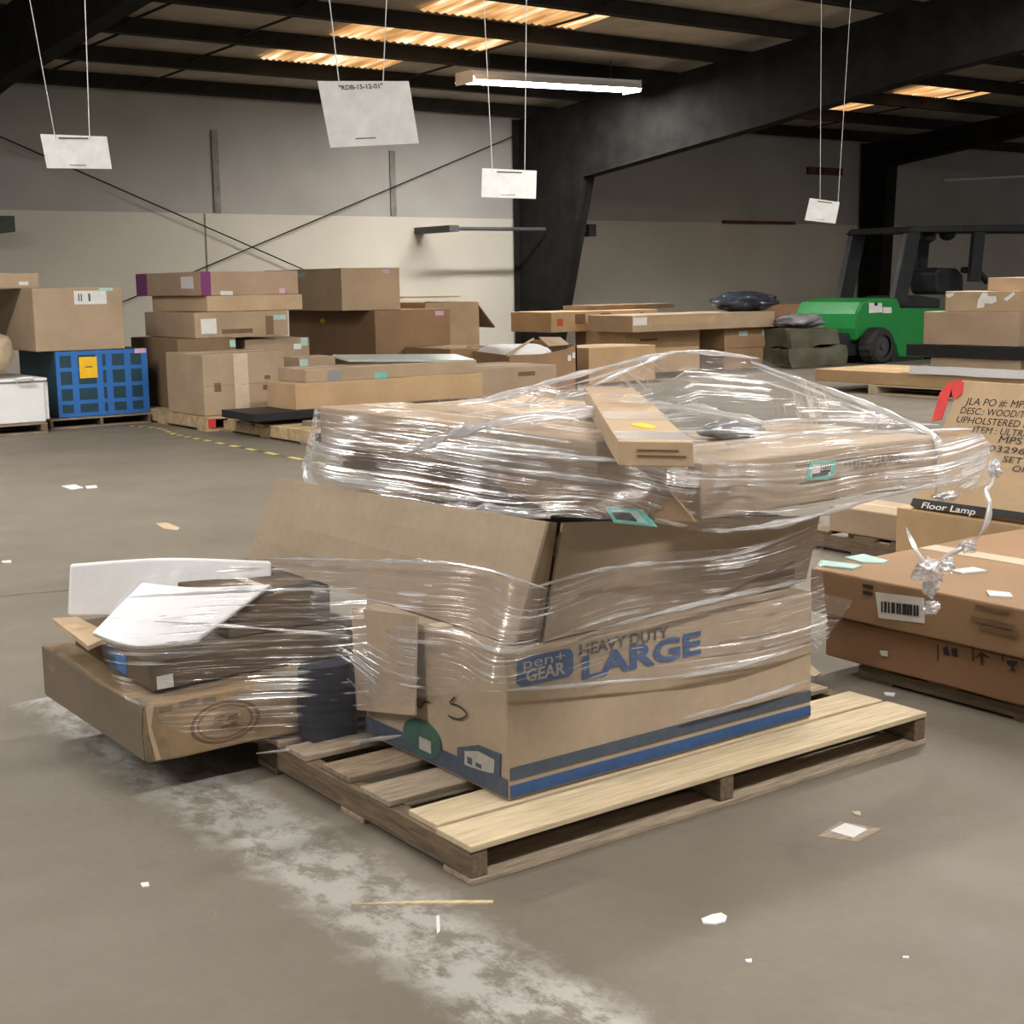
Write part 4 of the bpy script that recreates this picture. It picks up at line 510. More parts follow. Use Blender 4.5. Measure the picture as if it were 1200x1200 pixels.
# strings and signs
SL = ['white paper sign with code RDB-15-12-01 hanging on two strings, biggest of the hanging signs',
      'white paper sign in glossy sleeve hanging at the far left over the cream wall',
      'small white sign hanging in front of the deep tapered steel column',
      'smallest white sign, hanging at right before the narrow steel column']
for i, (q, st) in enumerate(SIGNS):
    q = [V(p) for p in q]; ctr = sum(q, V()) / 4
    t = thing('hanging_sign', ctr, SL[i], 'sign', None)
    n = (q[1] - q[0]).cross(q[3] - q[0]).normalized()
    if n.dot(V((0, 0, 1.2)) - ctr) < 0: n = -n
    link('sign_sheet', slab(q, n, .004), 'white', t)
    a, c = q[1] - q[0], q[3] - q[0]
    fr = {'front': (q[0], a, c)}
    if i == 0:
        put_decals(t, fr, [['t', 'front', 'sign_text', 'ink_grey', .225, .85, .49, .068, '"RDB-15-12-01"', .02], ['q', 'front', 'sign_small_print', 'ink_grey', .30, .108, .53, .122, None]], 0, 0)
    else:
        put_decals(t, fr, [['q', 'front', 'sign_small_print', 'ink_grey', .27, .865, .73, .91, None], ['q', 'front', 'sign_small_print', 'ink_grey', .36, .10, .62, .115, None]], 0, 0)
    for j, (p0, p1) in enumerate(st):
        p0, p1 = V(p0), V(p1); d = (p1 - p0)
        zt = deck_z(p0.y) - .006
        p2 = p0 + d * ((zt - p0.z) / d.z); zt = deck_z(p2.y) - .006; p2 = p0 + d * ((zt - p0.z) / d.z)
        link('string', tube([p0 - d.normalized() * .02, p2], .0022 if i == 0 else .0026, 5), 'paper', t)

# ------------------------------------------------------------------ pallets
def pallet(P, w, d, h, label, boards, axis='X', n_str=3, mats=('wood_far',) * 9, warp_=.0, over=0.0, bottoms=3):
    """deck boards run along X over stringers along Y (axis 'X'), or the other way round (axis 'Y')"""
    P = V(P); t = thing('wooden_pallet', P + V((w / 2, d / 2, 0)), label, 'pallet')
    th = h * .16
    def bxx(a0, b0, z0, a1, b1, z1):       # a along the boards, b across
        if axis == 'X': return bx(P.x + a0, P.y + b0, P.z + z0, P.x + a1, P.y + b1, P.z + z1, 3)
        return bx(P.x + b0, P.y + a0, P.z + z0, P.x + b1, P.y + a1, P.z + z1, 3)
    L, W = (w, d) if axis == 'X' else (d, w)
    for i, (b0, b1, s, e, m) in enumerate(boards):
        link('deck_board', warp(bxx(s, b0, h - th, L + e, b1, h), .0025, i + P.x), m, t, bevel=.002)
    sw = .035 * L / 1.2
    for k in range(n_str):
        a = (L - sw) * k / (n_str - 1)
        link('stringer', warp(bxx(a, .004, th, a + sw, W - .004, h - th - .0005), .002, k + P.y), mats[0], t, bevel=.002)
    for k in range(bottoms):
        b = (W - W * .11) * k / (bottoms - 1) if bottoms > 1 else 0
        link('bottom_board', warp(bxx(0, b, .0, L, b + W * .11, th - .0005), .0015, k + 5 + P.x), mats[1], t, bevel=.002)
    return t
pallet((1.53, 2.245, 0), 1.44, .96, .0865, 'worn wooden pallet in the foreground with two pale new front boards',
       [(.0, .128, 0, 0, 'wood_new'), (.142, .255, .01, -.005, 'wood_new'), (.315, .440, .0, -.02, 'wood_grey'), (.505, .63, .01, .0, 'wood_old'), (.70, .80, 0, 0, 'wood_grey'), (.84, .96, 0, 0, 'wood_grey')],
       mats=('wood_dark', 'wood_grey'))
pallet((1.60, 3.30, 0), 1.25, .80, .1005, 'dark wooden pallet under the battered carton and foam, behind the foreground pallet',
       [(0, .1, 0, 0, 'wood_old'), (.17, .27, 0, 0, 'wood_old'), (.34, .44, 0, 0, 'wood_old'), (.52, .62, 0, 0, 'wood_old'), (.70, .80, 0, 0, 'wood_old')], mats=('wood_dark', 'wood_old'))
pallet((3.32, 1.55, 0), 1.05, 1.22, .0505, 'dark wooden pallet under the barcode carton stack at the right',
       [(0, .1, 0, 0, 'wood_dark'), (.2, .3, 0, 0, 'wood_dark'), (.42, .52, 0, 0, 'wood_dark'), (.64, .74, 0, 0, 'wood_dark'), (.86, .96, 0, 0, 'wood_dark'), (1.1, 1.2, 0, 0, 'wood_dark')], mats=('wood_dark', 'wood_dark'))
pallet((4.83, 3.75, 0), .6, .6, .0865, 'small dark pallet under the low brown carton beyond the foreground load',
       [(0, .12, 0, 0, 'wood_dark'), (.2, .32, 0, 0, 'wood_dark'), (.46, .58, 0, 0, 'wood_dark')], mats=('wood_dark', 'wood_dark'))
fz = SOLO['frz']; cr = SOLO['crate']; fc = SOLO['fc']
def far_boards(W, n=6, m='wood_far'):
    g = W / n; return [(i * g, i * g + g * .68, 0, 0, m) for i in range(n)]
zf = fz[0][2]
pallet((2.0, fz[0][1] - .05, 0), 1.98, 1.0, zf - .003, 'wooden pallet under the white chest freezer at the left', far_boards(1.0, 5, 'wood_old'), mats=('wood_dark', 'wood_old'))
zc = cr[0][2]
pallet((4.08, cr[0][1] - .06, 0), .92, 1.1, zc - .003, 'wooden pallet under the blue taped crate', far_boards(1.1, 5, 'wood_old'), mats=('wood_dark', 'wood_old'))
pallet((5.02, fc[0][1] - .08, 0), 1.75, 1.9, .122, 'pale wooden pallet with a red marked block under the tan carton with tape strip', far_boards(1.9, 8), axis='X', mats=('wood_far', 'wood_far'))
tg = link('red_block_mark', bx(5.035, fc[0][1] - .083, .03, 5.10, fc[0][1] - .077, .10), 'red', [o for o in col.objects if o.get('label', '').startswith('pale wooden pallet')][0])
f1 = SOLO['flat1']
pallet((5.15, 9.62, 0), 1.5, 1.54, .11, 'broken low pallet with loose boards under the flat cartons in the middle', far_boards(1.54, 6), axis='X', mats=('wood_far', 'wood_old'))
tag(link('loose_board', warp(bx(5.35, 9.9, .112, 7.1, 10.12, .150, 4), .006, 3), 'wood_old', origin=(6, 10, .11)), 'loose grey board lying across the broken low pallet', 'board')
tag(link('black_plank', warp(bx(5.0, 10.25, .152, 7.3, 10.85, .2125, 4), .004, 9), 'black', origin=(6, 10.8, .15)), 'long black panel under the tan carton in the middle, on the broken pallet', 'panel')
lf = SOLO['lf']
pallet((lf[0][0] - .02, 6.1, 0), 1.2, lf[0][1] + lf[2][1] - 6.1 - .75, .102, 'yellowish pallet under the very long flat carton in front of the forklift', far_boards(1.2, 5, 'wood_new'), axis='Y', mats=('wood_new', 'wood_new'))

# ------------------------------------------------------------------ all closed cartons
CT = {}
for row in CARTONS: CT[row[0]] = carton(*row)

# open carton slumped over the moving box: two flaring panels, folded corner, hanging tab
pl, pr = [V(p) for p in PT['oc_left']], [V(p) for p in PT['oc_right']]
t = thing('open_carton', (2.2, 3.0, .424), 'big open carton with flared panels slumped over the LARGE moving box', 'cardboard box')
def panel(name, pts, nrm, th, mat, par, nu=8, nv=4, bend=.01, seed=1):
    a, b, c, d = [V(p) for p in pts]; bm = bmesh.new(); n = V(nrm).normalized()
    g = [[None] * (nv + 1) for _ in range(nu + 1)]; h = [[None] * (nv + 1) for _ in range(nu + 1)]
    for i in range(nu + 1):
        for j in range(nv + 1):
            u, v = i / nu, j / nv
            p = (a * (1 - u) + b * u) * (1 - v) + (d * (1 - u) + c * u) * v + n * (bend * math.sin(math.pi * u) * math.sin(math.pi * v))
            g[i][j] = bm.verts.new(p); h[i][j] = bm.verts.new(p - n * th)
    for i in range(nu):
        for j in range(nv):
            bm.faces.new((g[i][j], g[i + 1][j], g[i + 1][j + 1], g[i][j + 1])); bm.faces.new((h[i][j], h[i][j + 1], h[i + 1][j + 1], h[i + 1][j]))
    for i in range(nu):
        for j in (0, nv): bm.faces.new((g[i][j], g[i + 1][j], h[i + 1][j], h[i][j]))
    for j in range(nv):
        for i in (0, nu): bm.faces.new((g[i][j], g[i][j + 1], h[i][j + 1], h[i][j]))
    bmesh.ops.recalc_face_normals(bm, faces=bm.faces)
    return link(name, warp(bm, .004, seed), mat, par)
panel('side_panel', pl, (-1, 0, .15), .008, 'card_a', t, 10, 4, .012, 1)
panel('side_panel', pr, (0, -1, .1), .008, 'card_a', t, 10, 4, .008, 2)
c1, c2 = pl[3] + V((.015, .02, 0)), pl[0] + V((.03, .03, 0)); c3, c4 = pr[3] + V((0, .02, 0)), pr[0] + V((.012, .03, 0))
panel('corner_gusset', [c2, c4, c3, c1], (-1, -1, 0), .006, 'card_b', t, 3, 4, -.012, 3)
link('carton_body', warp(bx(1.90, 2.46, .4235, 2.70, 3.64, .60, 4), .004, 4), 'card_d', t)  # inner body in darker cardboard, its shade put into the colour
tb = [V(p) for p in PT['oc_tab']]
panel('hanging_flap', [tb[1], tb[2], tb[3], tb[0]], (-1, 0, 0), .006, 'card_a', t, 4, 5, .004, 6)
# turned-down lid edge with sticker; lid and carton coloured dark for shade
ld = [V(p) for p in PT['lid']]
t2 = CT['boxA2']
link('lid_flap', slab(ld, (-1, 0, -.2), .005), 'card_d', t2)
ls = [V(p) for p in PT['lid_st']]
link('sticker', slab([p + V((-.006, 0, 0)) for p in ls], (-1, 0, -.2), .002), 'turq', t2)['label'] = 'turquoise sticker'
cc = sum(ls, V()) / 4
link('sticker_panel', slab([cc + (p - cc) * .72 + V((-.0075, 0, 0)) for p in ls], (-1, 0, -.2), .001), 'palegreen', t2)
link('sticker_panel', slab([cc + (p - cc) * .5 + (ls[0] - ls[1]) * .12 + V((-.0088, 0, 0)) for p in ls], (-1, 0, -.2), .001), 'ink_black', t2)

# foam sheets, torn flap
def sheet(name, pts, nrm, th, mat, label, cat, seed=1, bevel=.006, amt=.008):
    bm = slab(pts, nrm, th)
    bmesh.ops.triangulate(bm, faces=bm.faces[:]); bmesh.ops.subdivide_edges(bm, edges=bm.edges[:], cuts=2)
    o = link(name, warp(bm, amt, seed, 4), mat, origin=pts[0]); return tag(o, label, cat)
def foam_patch(top, bot, th, nrm, label, seed, extra=None):
    """bent foam board: smooth patch between a top and a bottom edge"""
    Tp, Bt = spline(top, 6), spline(bot, 6); bm = bmesh.new(); n = V(nrm).normalized(); K = len(Tp); M = 5
    F_ = [[bm.verts.new(a.lerp(c, j / M)) for j in range(M + 1)] for a, c in zip(Tp, Bt)]; G_ = [[bm.verts.new(v.co - n * th) for v in r] for r in F_]
    for i in range(K - 1):
        for j in range(M):
            bm.faces.new((F_[i][j], F_[i + 1][j], F_[i + 1][j + 1], F_[i][j + 1])); bm.faces.new((G_[i][j], G_[i][j + 1], G_[i + 1][j + 1], G_[i + 1][j]))
        for j in (0, M): bm.faces.new((F_[i][j], F_[i + 1][j], G_[i + 1][j], G_[i][j]))
    for j in range(M):
        for i in (0, K - 1): bm.faces.new((F_[i][j], F_[i][j + 1], G_[i][j + 1], G_[i][j]))
    if extra:
        slab([V(p) for p in extra], n, th, bm)
    bmesh.ops.recalc_face_normals(bm, faces=bm.faces)
    return tag(link('foam_sheet', warp(bm, .003, seed, 4), 'foam', origin=top[0], smooth=False, bevel=.006), label, 'foam sheet')
fa, fb = PT['foamA'], PT['foamB']
foam_patch(fa[:3], fa[3:], .03, (-.3, -.95, .1), 'white foam sheet standing at the back of the left pile, under film', 5)
foam_patch(fb[:3], fb[3:], .022, (-.3, -.75, .6), 'white foam sheet leaning at the front of the left pile over the dark carton', 8)
nv = [V(p) for p in PT['navy']]
tag(link('dark_wrap', warp(bx(nv[0].x, 3.02, .0875, 1.715, 3.092, .275, 4), .008, 3, 9), 'navy', origin=nv[0]), 'dark navy plastic wrapped piece squeezed between the battered carton and the moving box', 'wrapped piece')
sheet('cardboard_flap', PT['flapG'], (0, 0, 1), .012, 'card_l', 'light tan torn piece of cardboard poking out left under the foam', 'cardboard piece', 3, amt=.003)
# crumpled grey foam scraps on the wrapped load
def lump(name, c, s, mat, label, cat, seed, amt=.35, sub=3, parent=None, squash=None, freq=1.6):
    bm = bmesh.new(); bmesh.ops.create_icosphere(bm, subdivisions=sub, radius=1)
    sd = V((seed * 3.1, seed * 1.7, seed * 5.3))
    for v in bm.verts:
        k = 1 + amt * noise.noise(v.co * freq + sd) + amt * .4 * noise.noise(v.co * freq * 3 + sd)
        p = v.co * k
        if squash: p = V((math.copysign(abs(p.x) ** squash, p.x), math.copysign(abs(p.y) ** squash, p.y), math.copysign(abs(p.z) ** squash, p.z)))
        v.co = V((p.x * s[0], p.y * s[1], max(-1, p.z) * s[2])) + V(c)
    o = link(name, bm, mat, parent, origin=(c[0], c[1], c[2] - s[2]), smooth=True)
    return o if parent else tag(o, label, cat)
lump('foam_scrap', (2.62, 2.62, .822), (.11, .05, .025), 'bag_grey', 'crumpled grey scrap of plastic on top of the carton with the 8155 sticker', 'plastic scrap', 4)

# ------------------------------------------------------------------ stretch film
def poly_line(pts, n):
    pts = [V(p) for p in pts]
    return [pts[i].lerp(pts[i + 1], k / n) for i in range(len(pts) - 1) for k in range(n)] + [pts[-1]]
def loft(rows, nu=6, nv=6, wr=.004, seed=1, straight=False):
    sp = poly_line if straight else spline
    R = [sp(r, nu) for r in rows]; K = len(R[0]); bm = bmesh.new(); uvl = bm.loops.layers.uv.new('UVMap')
    cols = [sp([r[k] for r in R], nv) for k in range(K)]; M = len(cols[0])
    vs = []; uvc = []
    L = 0; Ls = []
    for k in range(K):
        if k: L += (cols[k][M // 2] - cols[k - 1][M // 2]).length
        Ls.append(L)
    for k in range(K):
        H = 0; rr = []; uu = []
        for j in range(M):
            if j: H += (cols[k][j] - cols[k][j - 1]).length
            a = cols[min(k + 1, K - 1)][j] - cols[max(k - 1, 0)][j]; b = cols[k][min(j + 1, M - 1)] - cols[k][max(j - 1, 0)]
            n = a.cross(b); n = n.normalized() if n.length > 1e-9 else V((0, 0, 1))
            d = noise.noise(V((Ls[k] * 2.2, H * 38, seed * 9.7))) + .6 * noise.noise(V((Ls[k] * 5, H * 14, seed * 3.3)))
            rr.append(bm.verts.new(cols[k][j] + n * d * wr)); uu.append((Ls[k], H))
        vs.append(rr); uvc.append(uu)
    for k in range(K - 1):
        for j in range(M - 1):
            f = bm.faces.new((vs[k][j], vs[k + 1][j], vs[k + 1][j + 1], vs[k][j + 1])); f.smooth = True
            for lp, (kk, jj) in zip(f.loops, ((k, j), (k + 1, j), (k + 1, j + 1), (k, j + 1))): lp[uvl].uv = uvc[kk][jj]
    return bm
def ribbon(pts, w, seed=1, n=10):
    """gathered fold of film, some standing in for white highlight streaks: a narrow crumpled tape, round in section"""
    P = spline(pts, n); bm = bmesh.new(); uvl = bm.loops.layers.uv.new('UVMap'); S = 8; rings = []; L = 0
    for i, p in enumerate(P):
        if i: L += (p - P[i - 1]).length
        t = (P[min(i + 1, len(P) - 1)] - P[max(i - 1, 0)]).normalized(); a = t.cross(V((.59, .81, 0))); a.normalize(); b = t.cross(a)
        ww = w * (.62 + .7 * noise.noise(V((L * 14, seed * 4.1, 0)))) * min(1, .25 + 4 * min(i, len(P) - 1 - i) / len(P))
        rings.append(([bm.verts.new(p + a * math.cos(k * 2 * math.pi / S) * ww * .9 + b * math.sin(k * 2 * math.pi / S) * ww * .3 + a * .25 * w * noise.noise(V((L * 20, k, seed)))) for k in range(S)], L))
    for i in range(len(rings) - 1):
        for k in range(S):
            q = (k + 1) % S
            f = bm.faces.new((rings[i][0][k], rings[i][0][q], rings[i + 1][0][q], rings[i + 1][0][k])); f.smooth = True
            for lp, (ii, kk) in zip(f.loops, ((i, k), (i, k + 1), (i + 1, k + 1), (i + 1, k))): lp[uvl].uv = (rings[ii][1], kk * w * .5)
    return bm
ft = thing('stretch_film', (2.2, 2.6, .09), 'clear stretch film wound around the whole foreground load, with a loose tail at right', 'stretch film')
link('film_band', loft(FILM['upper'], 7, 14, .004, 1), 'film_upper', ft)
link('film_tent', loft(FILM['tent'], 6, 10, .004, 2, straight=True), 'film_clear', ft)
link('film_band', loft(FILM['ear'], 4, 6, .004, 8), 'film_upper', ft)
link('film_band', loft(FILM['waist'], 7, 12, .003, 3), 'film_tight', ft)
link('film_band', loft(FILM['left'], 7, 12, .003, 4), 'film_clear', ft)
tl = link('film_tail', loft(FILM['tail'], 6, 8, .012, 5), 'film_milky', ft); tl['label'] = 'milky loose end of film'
for i, (k, (pts, w)) in enumerate(FOLDS.items()):  # true folds, plus ribbons modelled as white highlight streaks on the tent
    link('film_fold_highlight' if k.startswith('fold') else 'film_rope', ribbon(pts, w, i + 1), 'film_fold_highlight', ft)
def film_lump(c, s, seed):
    bm = bmesh.new(); bmesh.ops.create_icosphere(bm, subdivisions=4, radius=1); uvl = bm.loops.layers.uv.new('UVMap'); sd = V((seed, seed * 2.2, 0))
    for v in bm.verts:
        k = .75 + .55 * noise.noise(v.co * 1.8 + sd) + .35 * noise.noise(v.co * 5 + sd)
        v.co = V((v.co.x * k * s[0], v.co.y * k * s[1], v.co.z * k * s[2])) + V(c)
    for f in bm.faces:
        f.smooth = True
        for lp in f.loops: lp[uvl].uv = (lp.vert.co.x + lp.vert.co.y, lp.vert.co.z)
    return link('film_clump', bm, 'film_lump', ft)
cp = [V(p) for p in PT['clump']]
film_lump(cp[0], (.062, .04, .034), 1); film_lump(cp[0] + V((.03, -.03, .012)), (.03, .02, .022), 9); film_lump(cp[0].lerp(cp[1], .45), (.024, .018, .03), 5); film_lump(cp[1], (.03, .02, .02), 2); film_lump(cp[2], (.02, .02, .026), 3); film_lump(cp[3], (.028, .02, .018), 6); film_lump(cp[4], (.05, .02, .014), 7)

# ------------------------------------------------------------------ left background
P, U, W, H = [V(x) for x in fz]
t = thing('chest_freezer', P + (U + W) * .5, 'white chest freezer at the left edge on a wooden pallet', 'freezer')
link('freezer_body', hexa(P, U, W, H * .93), 'freezer_white', t, bevel=.012)
link('freezer_lid', hexa(P + H * .94 - V((.01, .02, 0)), U + V((.03, 0, 0)), W + V((0, .04, 0)), H * .07), 'freezer_white', t, bevel=.008)
link('freezer_side_trim', hexa(P + U + V((.002, .02, .02)), (.03, 0, 0), W * .9, H * .86), 'paper', t)
link('lid_handle', tube(spline([P + U * .86 + V((0, -.02, H.z * .95)), P + U * .86 + V((0, -.06, H.z * 1.02)), P + U * .93 + V((0, -.06, H.z * 1.02)), P + U * .93 + V((0, -.02, H.z * .95))], 4), .012, 6), 'white', t)
link('door_gasket', hexa(P + H * .931 - V((0, .004, 0)), U, V((0, .02, 0)), H * .009), 'darkgrey', t)
b = lump('wrapped_bundle', (P.x + U.x - .66, P.y + .32, P.z + H.z * 1.01 + .20), (.48, .28, .21), 'beige', 'beige plastic wrapped bundle lying on top of the white chest freezer', 'bundle', 3, .2, 4, squash=.6)
# crate boarded with dark panels and wrapped in blue tape
P, U, W, H = [V(x) for x in cr]
t = thing('taped_crate', P + (U + W) * .5, 'dark crate criss-crossed with blue tape, yellow sheet on its front', 'crate')
link('crate_body', hexa(P, U, W, H, 4), 'teal_dark', t, bevel=.008)
fr = faces_of(P, U, W, H)
for s in (.0, .165, .43, .535, .74, .93):
    put_decals(t, fr, [['q', 'front', 'blue_tape', 'bluetape', max(.003, s), .003, min(.997, s + (.07 if s else .045)), .997, None]], 0, 1)
for tt in (.0, .19, .43, .69, .93):
    put_decals(t, fr, [['q', 'front', 'blue_tape', 'bluetape', .003, max(.003, tt), .997, min(.997, tt + .06), None]], 0, 1)
put_decals(t, fr, [['q', 'front', 'yellow_sheet', 'orange_yellow', .25, .58, .44, .90, 'bright yellow paper sheet'], ['q', 'front', 'sheet_print', 'ink_grey', .31, .74, .39, .757, None], ['q', 'front', 'sticker', 'pink', .86, .925, .985, .995, 'pink sticker']], 0, 1)
# open carton with lid flaps, behind the very wide carton
P, U, W, H = [V(x) for x in SOLO['opn']]
t = thing('open_carton', P + (U + W) * .5, 'open carton with folded out flaps standing behind the very wide brown carton', 'cardboard box')
for nm, a in (('front_panel', (P, U, V((0, .02, 0)))), ('back_panel', (P + W - V((0, .02, 0)), U, V((0, .02, 0)))), ('side_panel', (P + V((0, .021, 0)), V((.02, 0, 0)), W - V((0, .042, 0)))), ('side_panel', (P + U - V((.02, 0, 0)) + V((0, .021, 0)), V((.02, 0, 0)), W - V((0, .042, 0))))):
    link(nm, hexa(a[0], a[1], a[2], H), 'card_l', t)
link('lid_flap', hexa(P + H + W * .3 + V((-.15, 0, .06)), U * 1.15, W * .5, V((0, 0, .02))), 'card_l', t)
link('side_flap', slab([P + U + H + V((0, .05, 0)), P + U + H + W * .8, P + U + H + W * .8 + V((.34, 0, -.34)), P + U + H + V((.30, .05, -.34))], (1, 0, 1), .015), 'card_d', t)
# open carton filled with white foam
P, U, W, H = [V(x) for x in SOLO['foamc']]
t = thing('open_carton', P + (U + W) * .5, 'open brown carton full of white foam in the centre background', 'cardboard box')
hz = H.z
link('front_panel', slab([P, P + U, P + U + V((0, 0, hz * 1.12)), P + U * .85 + V((0, 0, hz * 1.0)), P + U * .5 + V((0, 0, hz * .92)), P + V((0, 0, hz * .93))], (0, -1, 0), .02), 'card_f', t)
link('side_panel', slab([P + U, P + U + W, P + U + W + V((0, 0, hz * 1.2)), P + U + V((0, 0, hz * 1.12))], (1, 0, 0), .02), 'card_f', t)
link('side_panel', slab([P + V((0, .03, 0)), P + W, P + W + H, P + V((0, .03, hz * .93))], (-1, 0, 0), .02), 'card_f', t)
link('back_panel', hexa(P + W, U, V((0, .02, 0)), H * 1.1), 'card_f', t)
link('left_flap', slab([P + V((-.05, -.03, hz * .90)), P + V((.42, .1, hz * 1.26)), P + V((.42, .1, hz * 1.31)), P + V((-.05, -.03, hz * .97))], (0, -1, 0), .02), 'card_l', t)
link('torn_flap', slab([P + U * .85 + V((-.1, .2, hz * 1.08)), P + U * .98 + V((0, .1, hz * 1.1)), P + U * 1.0 + V((0, .3, hz * 1.28)), P + U * .72 + V((0, .35, hz * 1.3))], (0, -1, .4), .015), 'card_l', t)
put_decals(t, faces_of(P, U, W, H), [['q', 'front', 'sticker', 'paper', .86, .72, .91, .86, None], ['q', 'front', 'sticker', 'paper', .93, .78, .97, .92, None]], 0, 1)
lump('foam_block', (P.x + U.x * .45, P.y + .45, P.z + hz * .74), (U.x * .42, .34, hz * .42), 'foam', 'lumpy white foam filling the open brown carton in the centre background', 'foam', 6, .25, 4, squash=.7)
# pane on the flat cartons
P, U, W, H = [V(x) for x in SOLO['flat2']]
tag(link('glass_sheet', slab([P + H + U * .30 + W * .95 + V((0, 0, .085)), P + H + U * .32 + W * .5 + V((0, 0, .05)), P + H + U * .995 + W * .02 + V((0, 0, .006)), P + H + U * .98 + W * .6 + V((0, 0, .05))], (0, 0, 1), .02, None), 'glass_sheet', origin=P + H), 'greenish grey glass sheet lying on the flat carton with turquoise sticker', 'glass sheet')
# right background: dark bag, olive bundle
c5 = [r for r in CARTONS if r[0] == 'c5'][0]; zt5 = c5[7][2] + c5[10][2]
lump('plastic_bag', (14.55, 14.3, zt5 + .13), (.50, .36, .14), 'bag_dark', 'dark blue shiny plastic bag heaped on the long carton with white label', 'plastic bag', 9, .28, 4)
o2 = [r for r in CARTONS if r[0] == 'ol2'][0]
lump('plastic_wrap', (o2[7][0] + .42, 13.75, o2[7][2] + o2[10][2] + .10), (.42, .28, .10), 'bag_grey', 'grey crumpled plastic lying on the dark olive bundle', 'plastic wrap', 15, .3, 4)
# white foam sheet and black beam in the stack before the forklift
P, U, W, H = [V(x) for x in SOLO['foamsh']]
tag(link('foam_sheet', warp(hexa(P, U, W, H, 5), .008, 3), 'foam', origin=P), 'white foam sheet lying on the very long flat carton before the forklift', 'foam sheet')
P, U, W, H = [V(x) for x in SOLO['beam']]
tag(link('black_beam', warp(hexa(P, U, W, H, 4), .004, 5), 'black', origin=P, bevel=.008), 'black slab under the large plain pinkish carton before the forklift', 'slab')

# ------------------------------------------------------------------ forklift
F = {k: [V(p) for p in v] for k, v in FORK.items()}
YD = V((0, 1.15, 0))
t = thing('forklift', (18.6, 13.95, 0), 'green forklift with black overhead guard parked at the right', 'forklift')
link('body', slab(F['body'], (0, -1, 0), 1.15), 'fork_green', t, bevel=.03)
link('engine_hood', slab([p + V((0, .12, 0)) for p in F['hood']], (0, -1, 0), .9), 'fork_black', t, bevel=.02)
for off in (.02, 1.03):
    link('guard_post', slab([p + V((0, off, 0)) for p in F['pillar']], (0, -1, 0), .10), 'fork_black', t, bevel=.01)
    link('guard_post', slab([p + V((0, off, 0)) for p in F['pillar2']], (0, -1, 0), .08), 'fork_black', t, bevel=.01)
rf = F['roof']
link('overhead_guard', slab(rf, (0, -1, 0), 1.15), 'fork_black', t, bevel=.01)
for p in F['lamps']:
    bm = bmesh.new(); bmesh.ops.create_uvsphere(bm, u_segments=12, v_segments=8, radius=.12)
    bmesh.ops.scale(bm, vec=(1.1, 1, .75), verts=bm.verts); bmesh.ops.translate(bm, vec=p + V((0, .3, 0)), verts=bm.verts)
    link('work_light', bm, 'fork_black', t, smooth=True)
link('seat', slab([p + V((0, .35, 0)) for p in F['seat']], (0, -1, 0), .5), 'fork_black', t, bevel=.05)
link('armrest', tube(spline([p + V((0, .3, 0)) for p in F['arm']], 5), .05, 8), 'fork_black', t)
def wheel(c, r, w):
    bm = bmesh.new(); prof = [(r * .62, -w), (r * .9, -w), (r, -w * .7), (r, w * .7), (r * .9, w), (r * .62, w)]; S = 36; rings = []
    for k in range(S):
        a = k * 2 * math.pi / S; q = []
        for i, (rr, y) in enumerate(prof):
            r2 = rr * (1 + (.03 if i in (2, 3) and k % 2 else 0)); q.append(bm.verts.new(c + V((math.cos(a) * r2, y, math.sin(a) * r2))))
        rings.append(q)
    for k in range(S):
        for i in range(5): bm.faces.new((rings[k][i], rings[k][i + 1], rings[(k + 1) % S][i + 1], rings[(k + 1) % S][i]))
    bmesh.ops.recalc_face_normals(bm, faces=bm.faces)
    o = link('tyre', bm, 'rubber', t)
    bm = bmesh.new(); bmesh.ops.create_cone(bm, segments=24, radius1=r * .62, radius2=r * .62, depth=w * 1.5, cap_ends=True, matrix=Matrix.Translation(c) @ Matrix.Rotation(math.pi / 2, 4, 'X'))
    h = link('wheel_rim', bm, 'darkgrey', o)
    bm = bmesh.new(); bmesh.ops.create_cone(bm, segments=16, radius1=r * .25, radius2=r * .18, depth=w * 2, cap_ends=True, matrix=Matrix.Translation(c) @ Matrix.Rotation(math.pi / 2, 4, 'X'))
    link('wheel_hub', bm, 'steel_grey', o)
wc, wb = F['wheel'][0], F['wheel'][1]
rw = wc.z
wheel(V((wc.x, 13.33, rw)), rw, .14); wheel(V((wc.x, 14.4, rw)), rw, .14)
wheel(V((wc.x + 3.0, 13.33, rw)), rw, .14); wheel(V((wc.x + 3.0, 14.4, rw)), rw, .14)
link('wheel_well', bx(wc.x - .36, 13.52, .12, wc.x + .5, 14.2, rw * 2), 'fork_black', t)
link('chassis', slab([p + V((0, .03, 0)) for p in F['chassis']], (0, -1, 0), 1.0), 'fork_black', t)
lb = F['label']
link('warning_label', slab([p + V((0, -.012, 0)) for p in lb[:4]], (0, -1, 0), .01), 'paper', t); link('warning_label', slab([p + V((0, -.012, 0)) for p in lb[4:]], (0, -1, 0), .01), 'paper', t)
lc = sum(lb[:4], V()) / 4
link('warning_symbol', slab([lc + V((a, -.015, b)) for a, b in ((-.05, .05), (0, .09), (.05, .05), (0, .02))], (0, -1, 0), .002), 'ink_black', t)

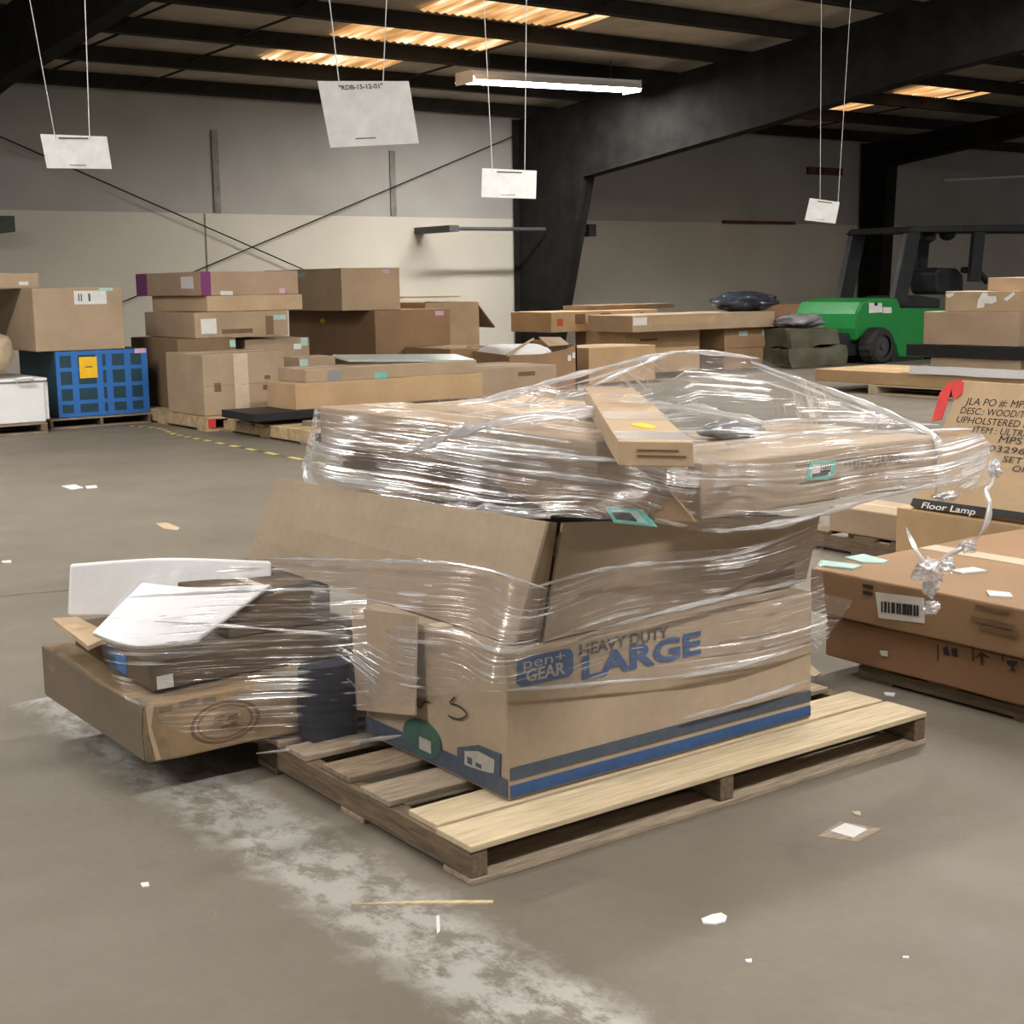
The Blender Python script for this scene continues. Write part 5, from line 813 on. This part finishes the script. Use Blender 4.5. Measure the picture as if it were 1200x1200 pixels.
# ------------------------------------------------------------------ litter and floor tape
def flat(name, key, mat, label, cat, th=.003, lift=0.0):
    pts = [V((p[0], p[1], th + lift)) for p in LITTER[key]]
    return tag(link(name, slab(pts, (0, 0, 1), th), mat, origin=pts[0]), label, cat)
flat('paper_scrap', 'scrapA', 'paper', 'pale torn paper scrap on the floor at far left, larger of two', 'paper scrap')
flat('paper_scrap', 'scrapA2', 'paper', 'small pale paper scrap right of the torn one at far left', 'paper scrap')
flat('cardboard_scrap', 'scrapB', 'card_l', 'curled yellowish cardboard scrap on the open floor at left', 'cardboard scrap')
flat('paper_scrap', 'scrapC', 'paper', 'tiny pale scrap on the floor at the left edge', 'paper scrap')
flat('paper_scrap', 'scrapD', 'white', 'white torn paper scrap on the floor in front of the pallet', 'paper scrap')
flat('cardboard_scrap', 'under', 'wood_grey', 'thin brown square stuck on the floor under the white floor label', 'cardboard scrap', .001)
flat('floor_label', 'label', 'paper', 'square white label on the floor right of the pallet', 'label', .002, .0012)
flat('paper_scrap', 'scrapE', 'beige', 'tiny beige scrap just beyond the white floor label', 'paper scrap')
flat('paper_scrap', 'scrapF', 'paper', 'tiny pale scrap below the white torn paper near the bottom', 'paper scrap')
flat('wood_sliver', 'sliver', 'paper', 'short pale sliver on the worn white floor stripe', 'wood sliver')
flat('paper_scrap', 'scrapG', 'paper', 'tiny pale scrap on the floor at lower right', 'paper scrap')
flat('wood_splinter', 'splinter', 'wood_new', 'long thin wood splinter lying in front of the pallet corner', 'wood splinter', .004)
flat('paper_scrap', 'scrapH', 'white', 'tiny white scrap on the floor at lower left', 'paper scrap')
flat('paper_scrap', 'scrapI', 'paper', 'small pale scrap on the floor beyond the right pallet corner', 'paper scrap')
flat('cardboard_scrap', 'scrapJ', 'card_b', 'brown cardboard scrap on the floor behind the right end of the pallet', 'cardboard scrap')
tp = [V((p[0], p[1], 0)) for p in LITTER['tape']]
t = thing('floor_tape', tp[0], 'dashed yellow and black tape line on the floor by the left stacks', 'floor tape')
sp = spline(tp, 7)
for i in range(len(sp) - 1):
    a, c = sp[i], sp[i + 1]; s = (c - a).normalized().cross(V((0, 0, 1))) * .022
    link('yellow_dash' if i % 2 else 'dark_dash', slab([a - s + V((0, 0, .003)), c - s + V((0, 0, .003)), c + s + V((0, 0, .003)), a + s + V((0, 0, .003))], (0, 0, 1), .003), 'tape_yellow' if i % 2 else 'tape_dark', t)

for o in list(col.objects):
    if '_org' in o.keys(): del o['_org']
# ------------------------------------------------------------------ light and view
w = bpy.data.worlds.new('hall'); scene.world = w; w.use_nodes = True
bg = w.node_tree.nodes['Background']; bg.inputs[0].default_value = (1.0, .96, .91, 1); bg.inputs[1].default_value = .12
vs = scene.view_settings; vs.view_transform = 'Standard'; vs.look = 'None'; vs.gamma = 1; vs.use_curve_mapping = False; vs.exposure = 1.22
scene.cycles.transparent_max_bounces = 24; scene.cycles.max_bounces = 6; scene.cycles.diffuse_bounces = 3
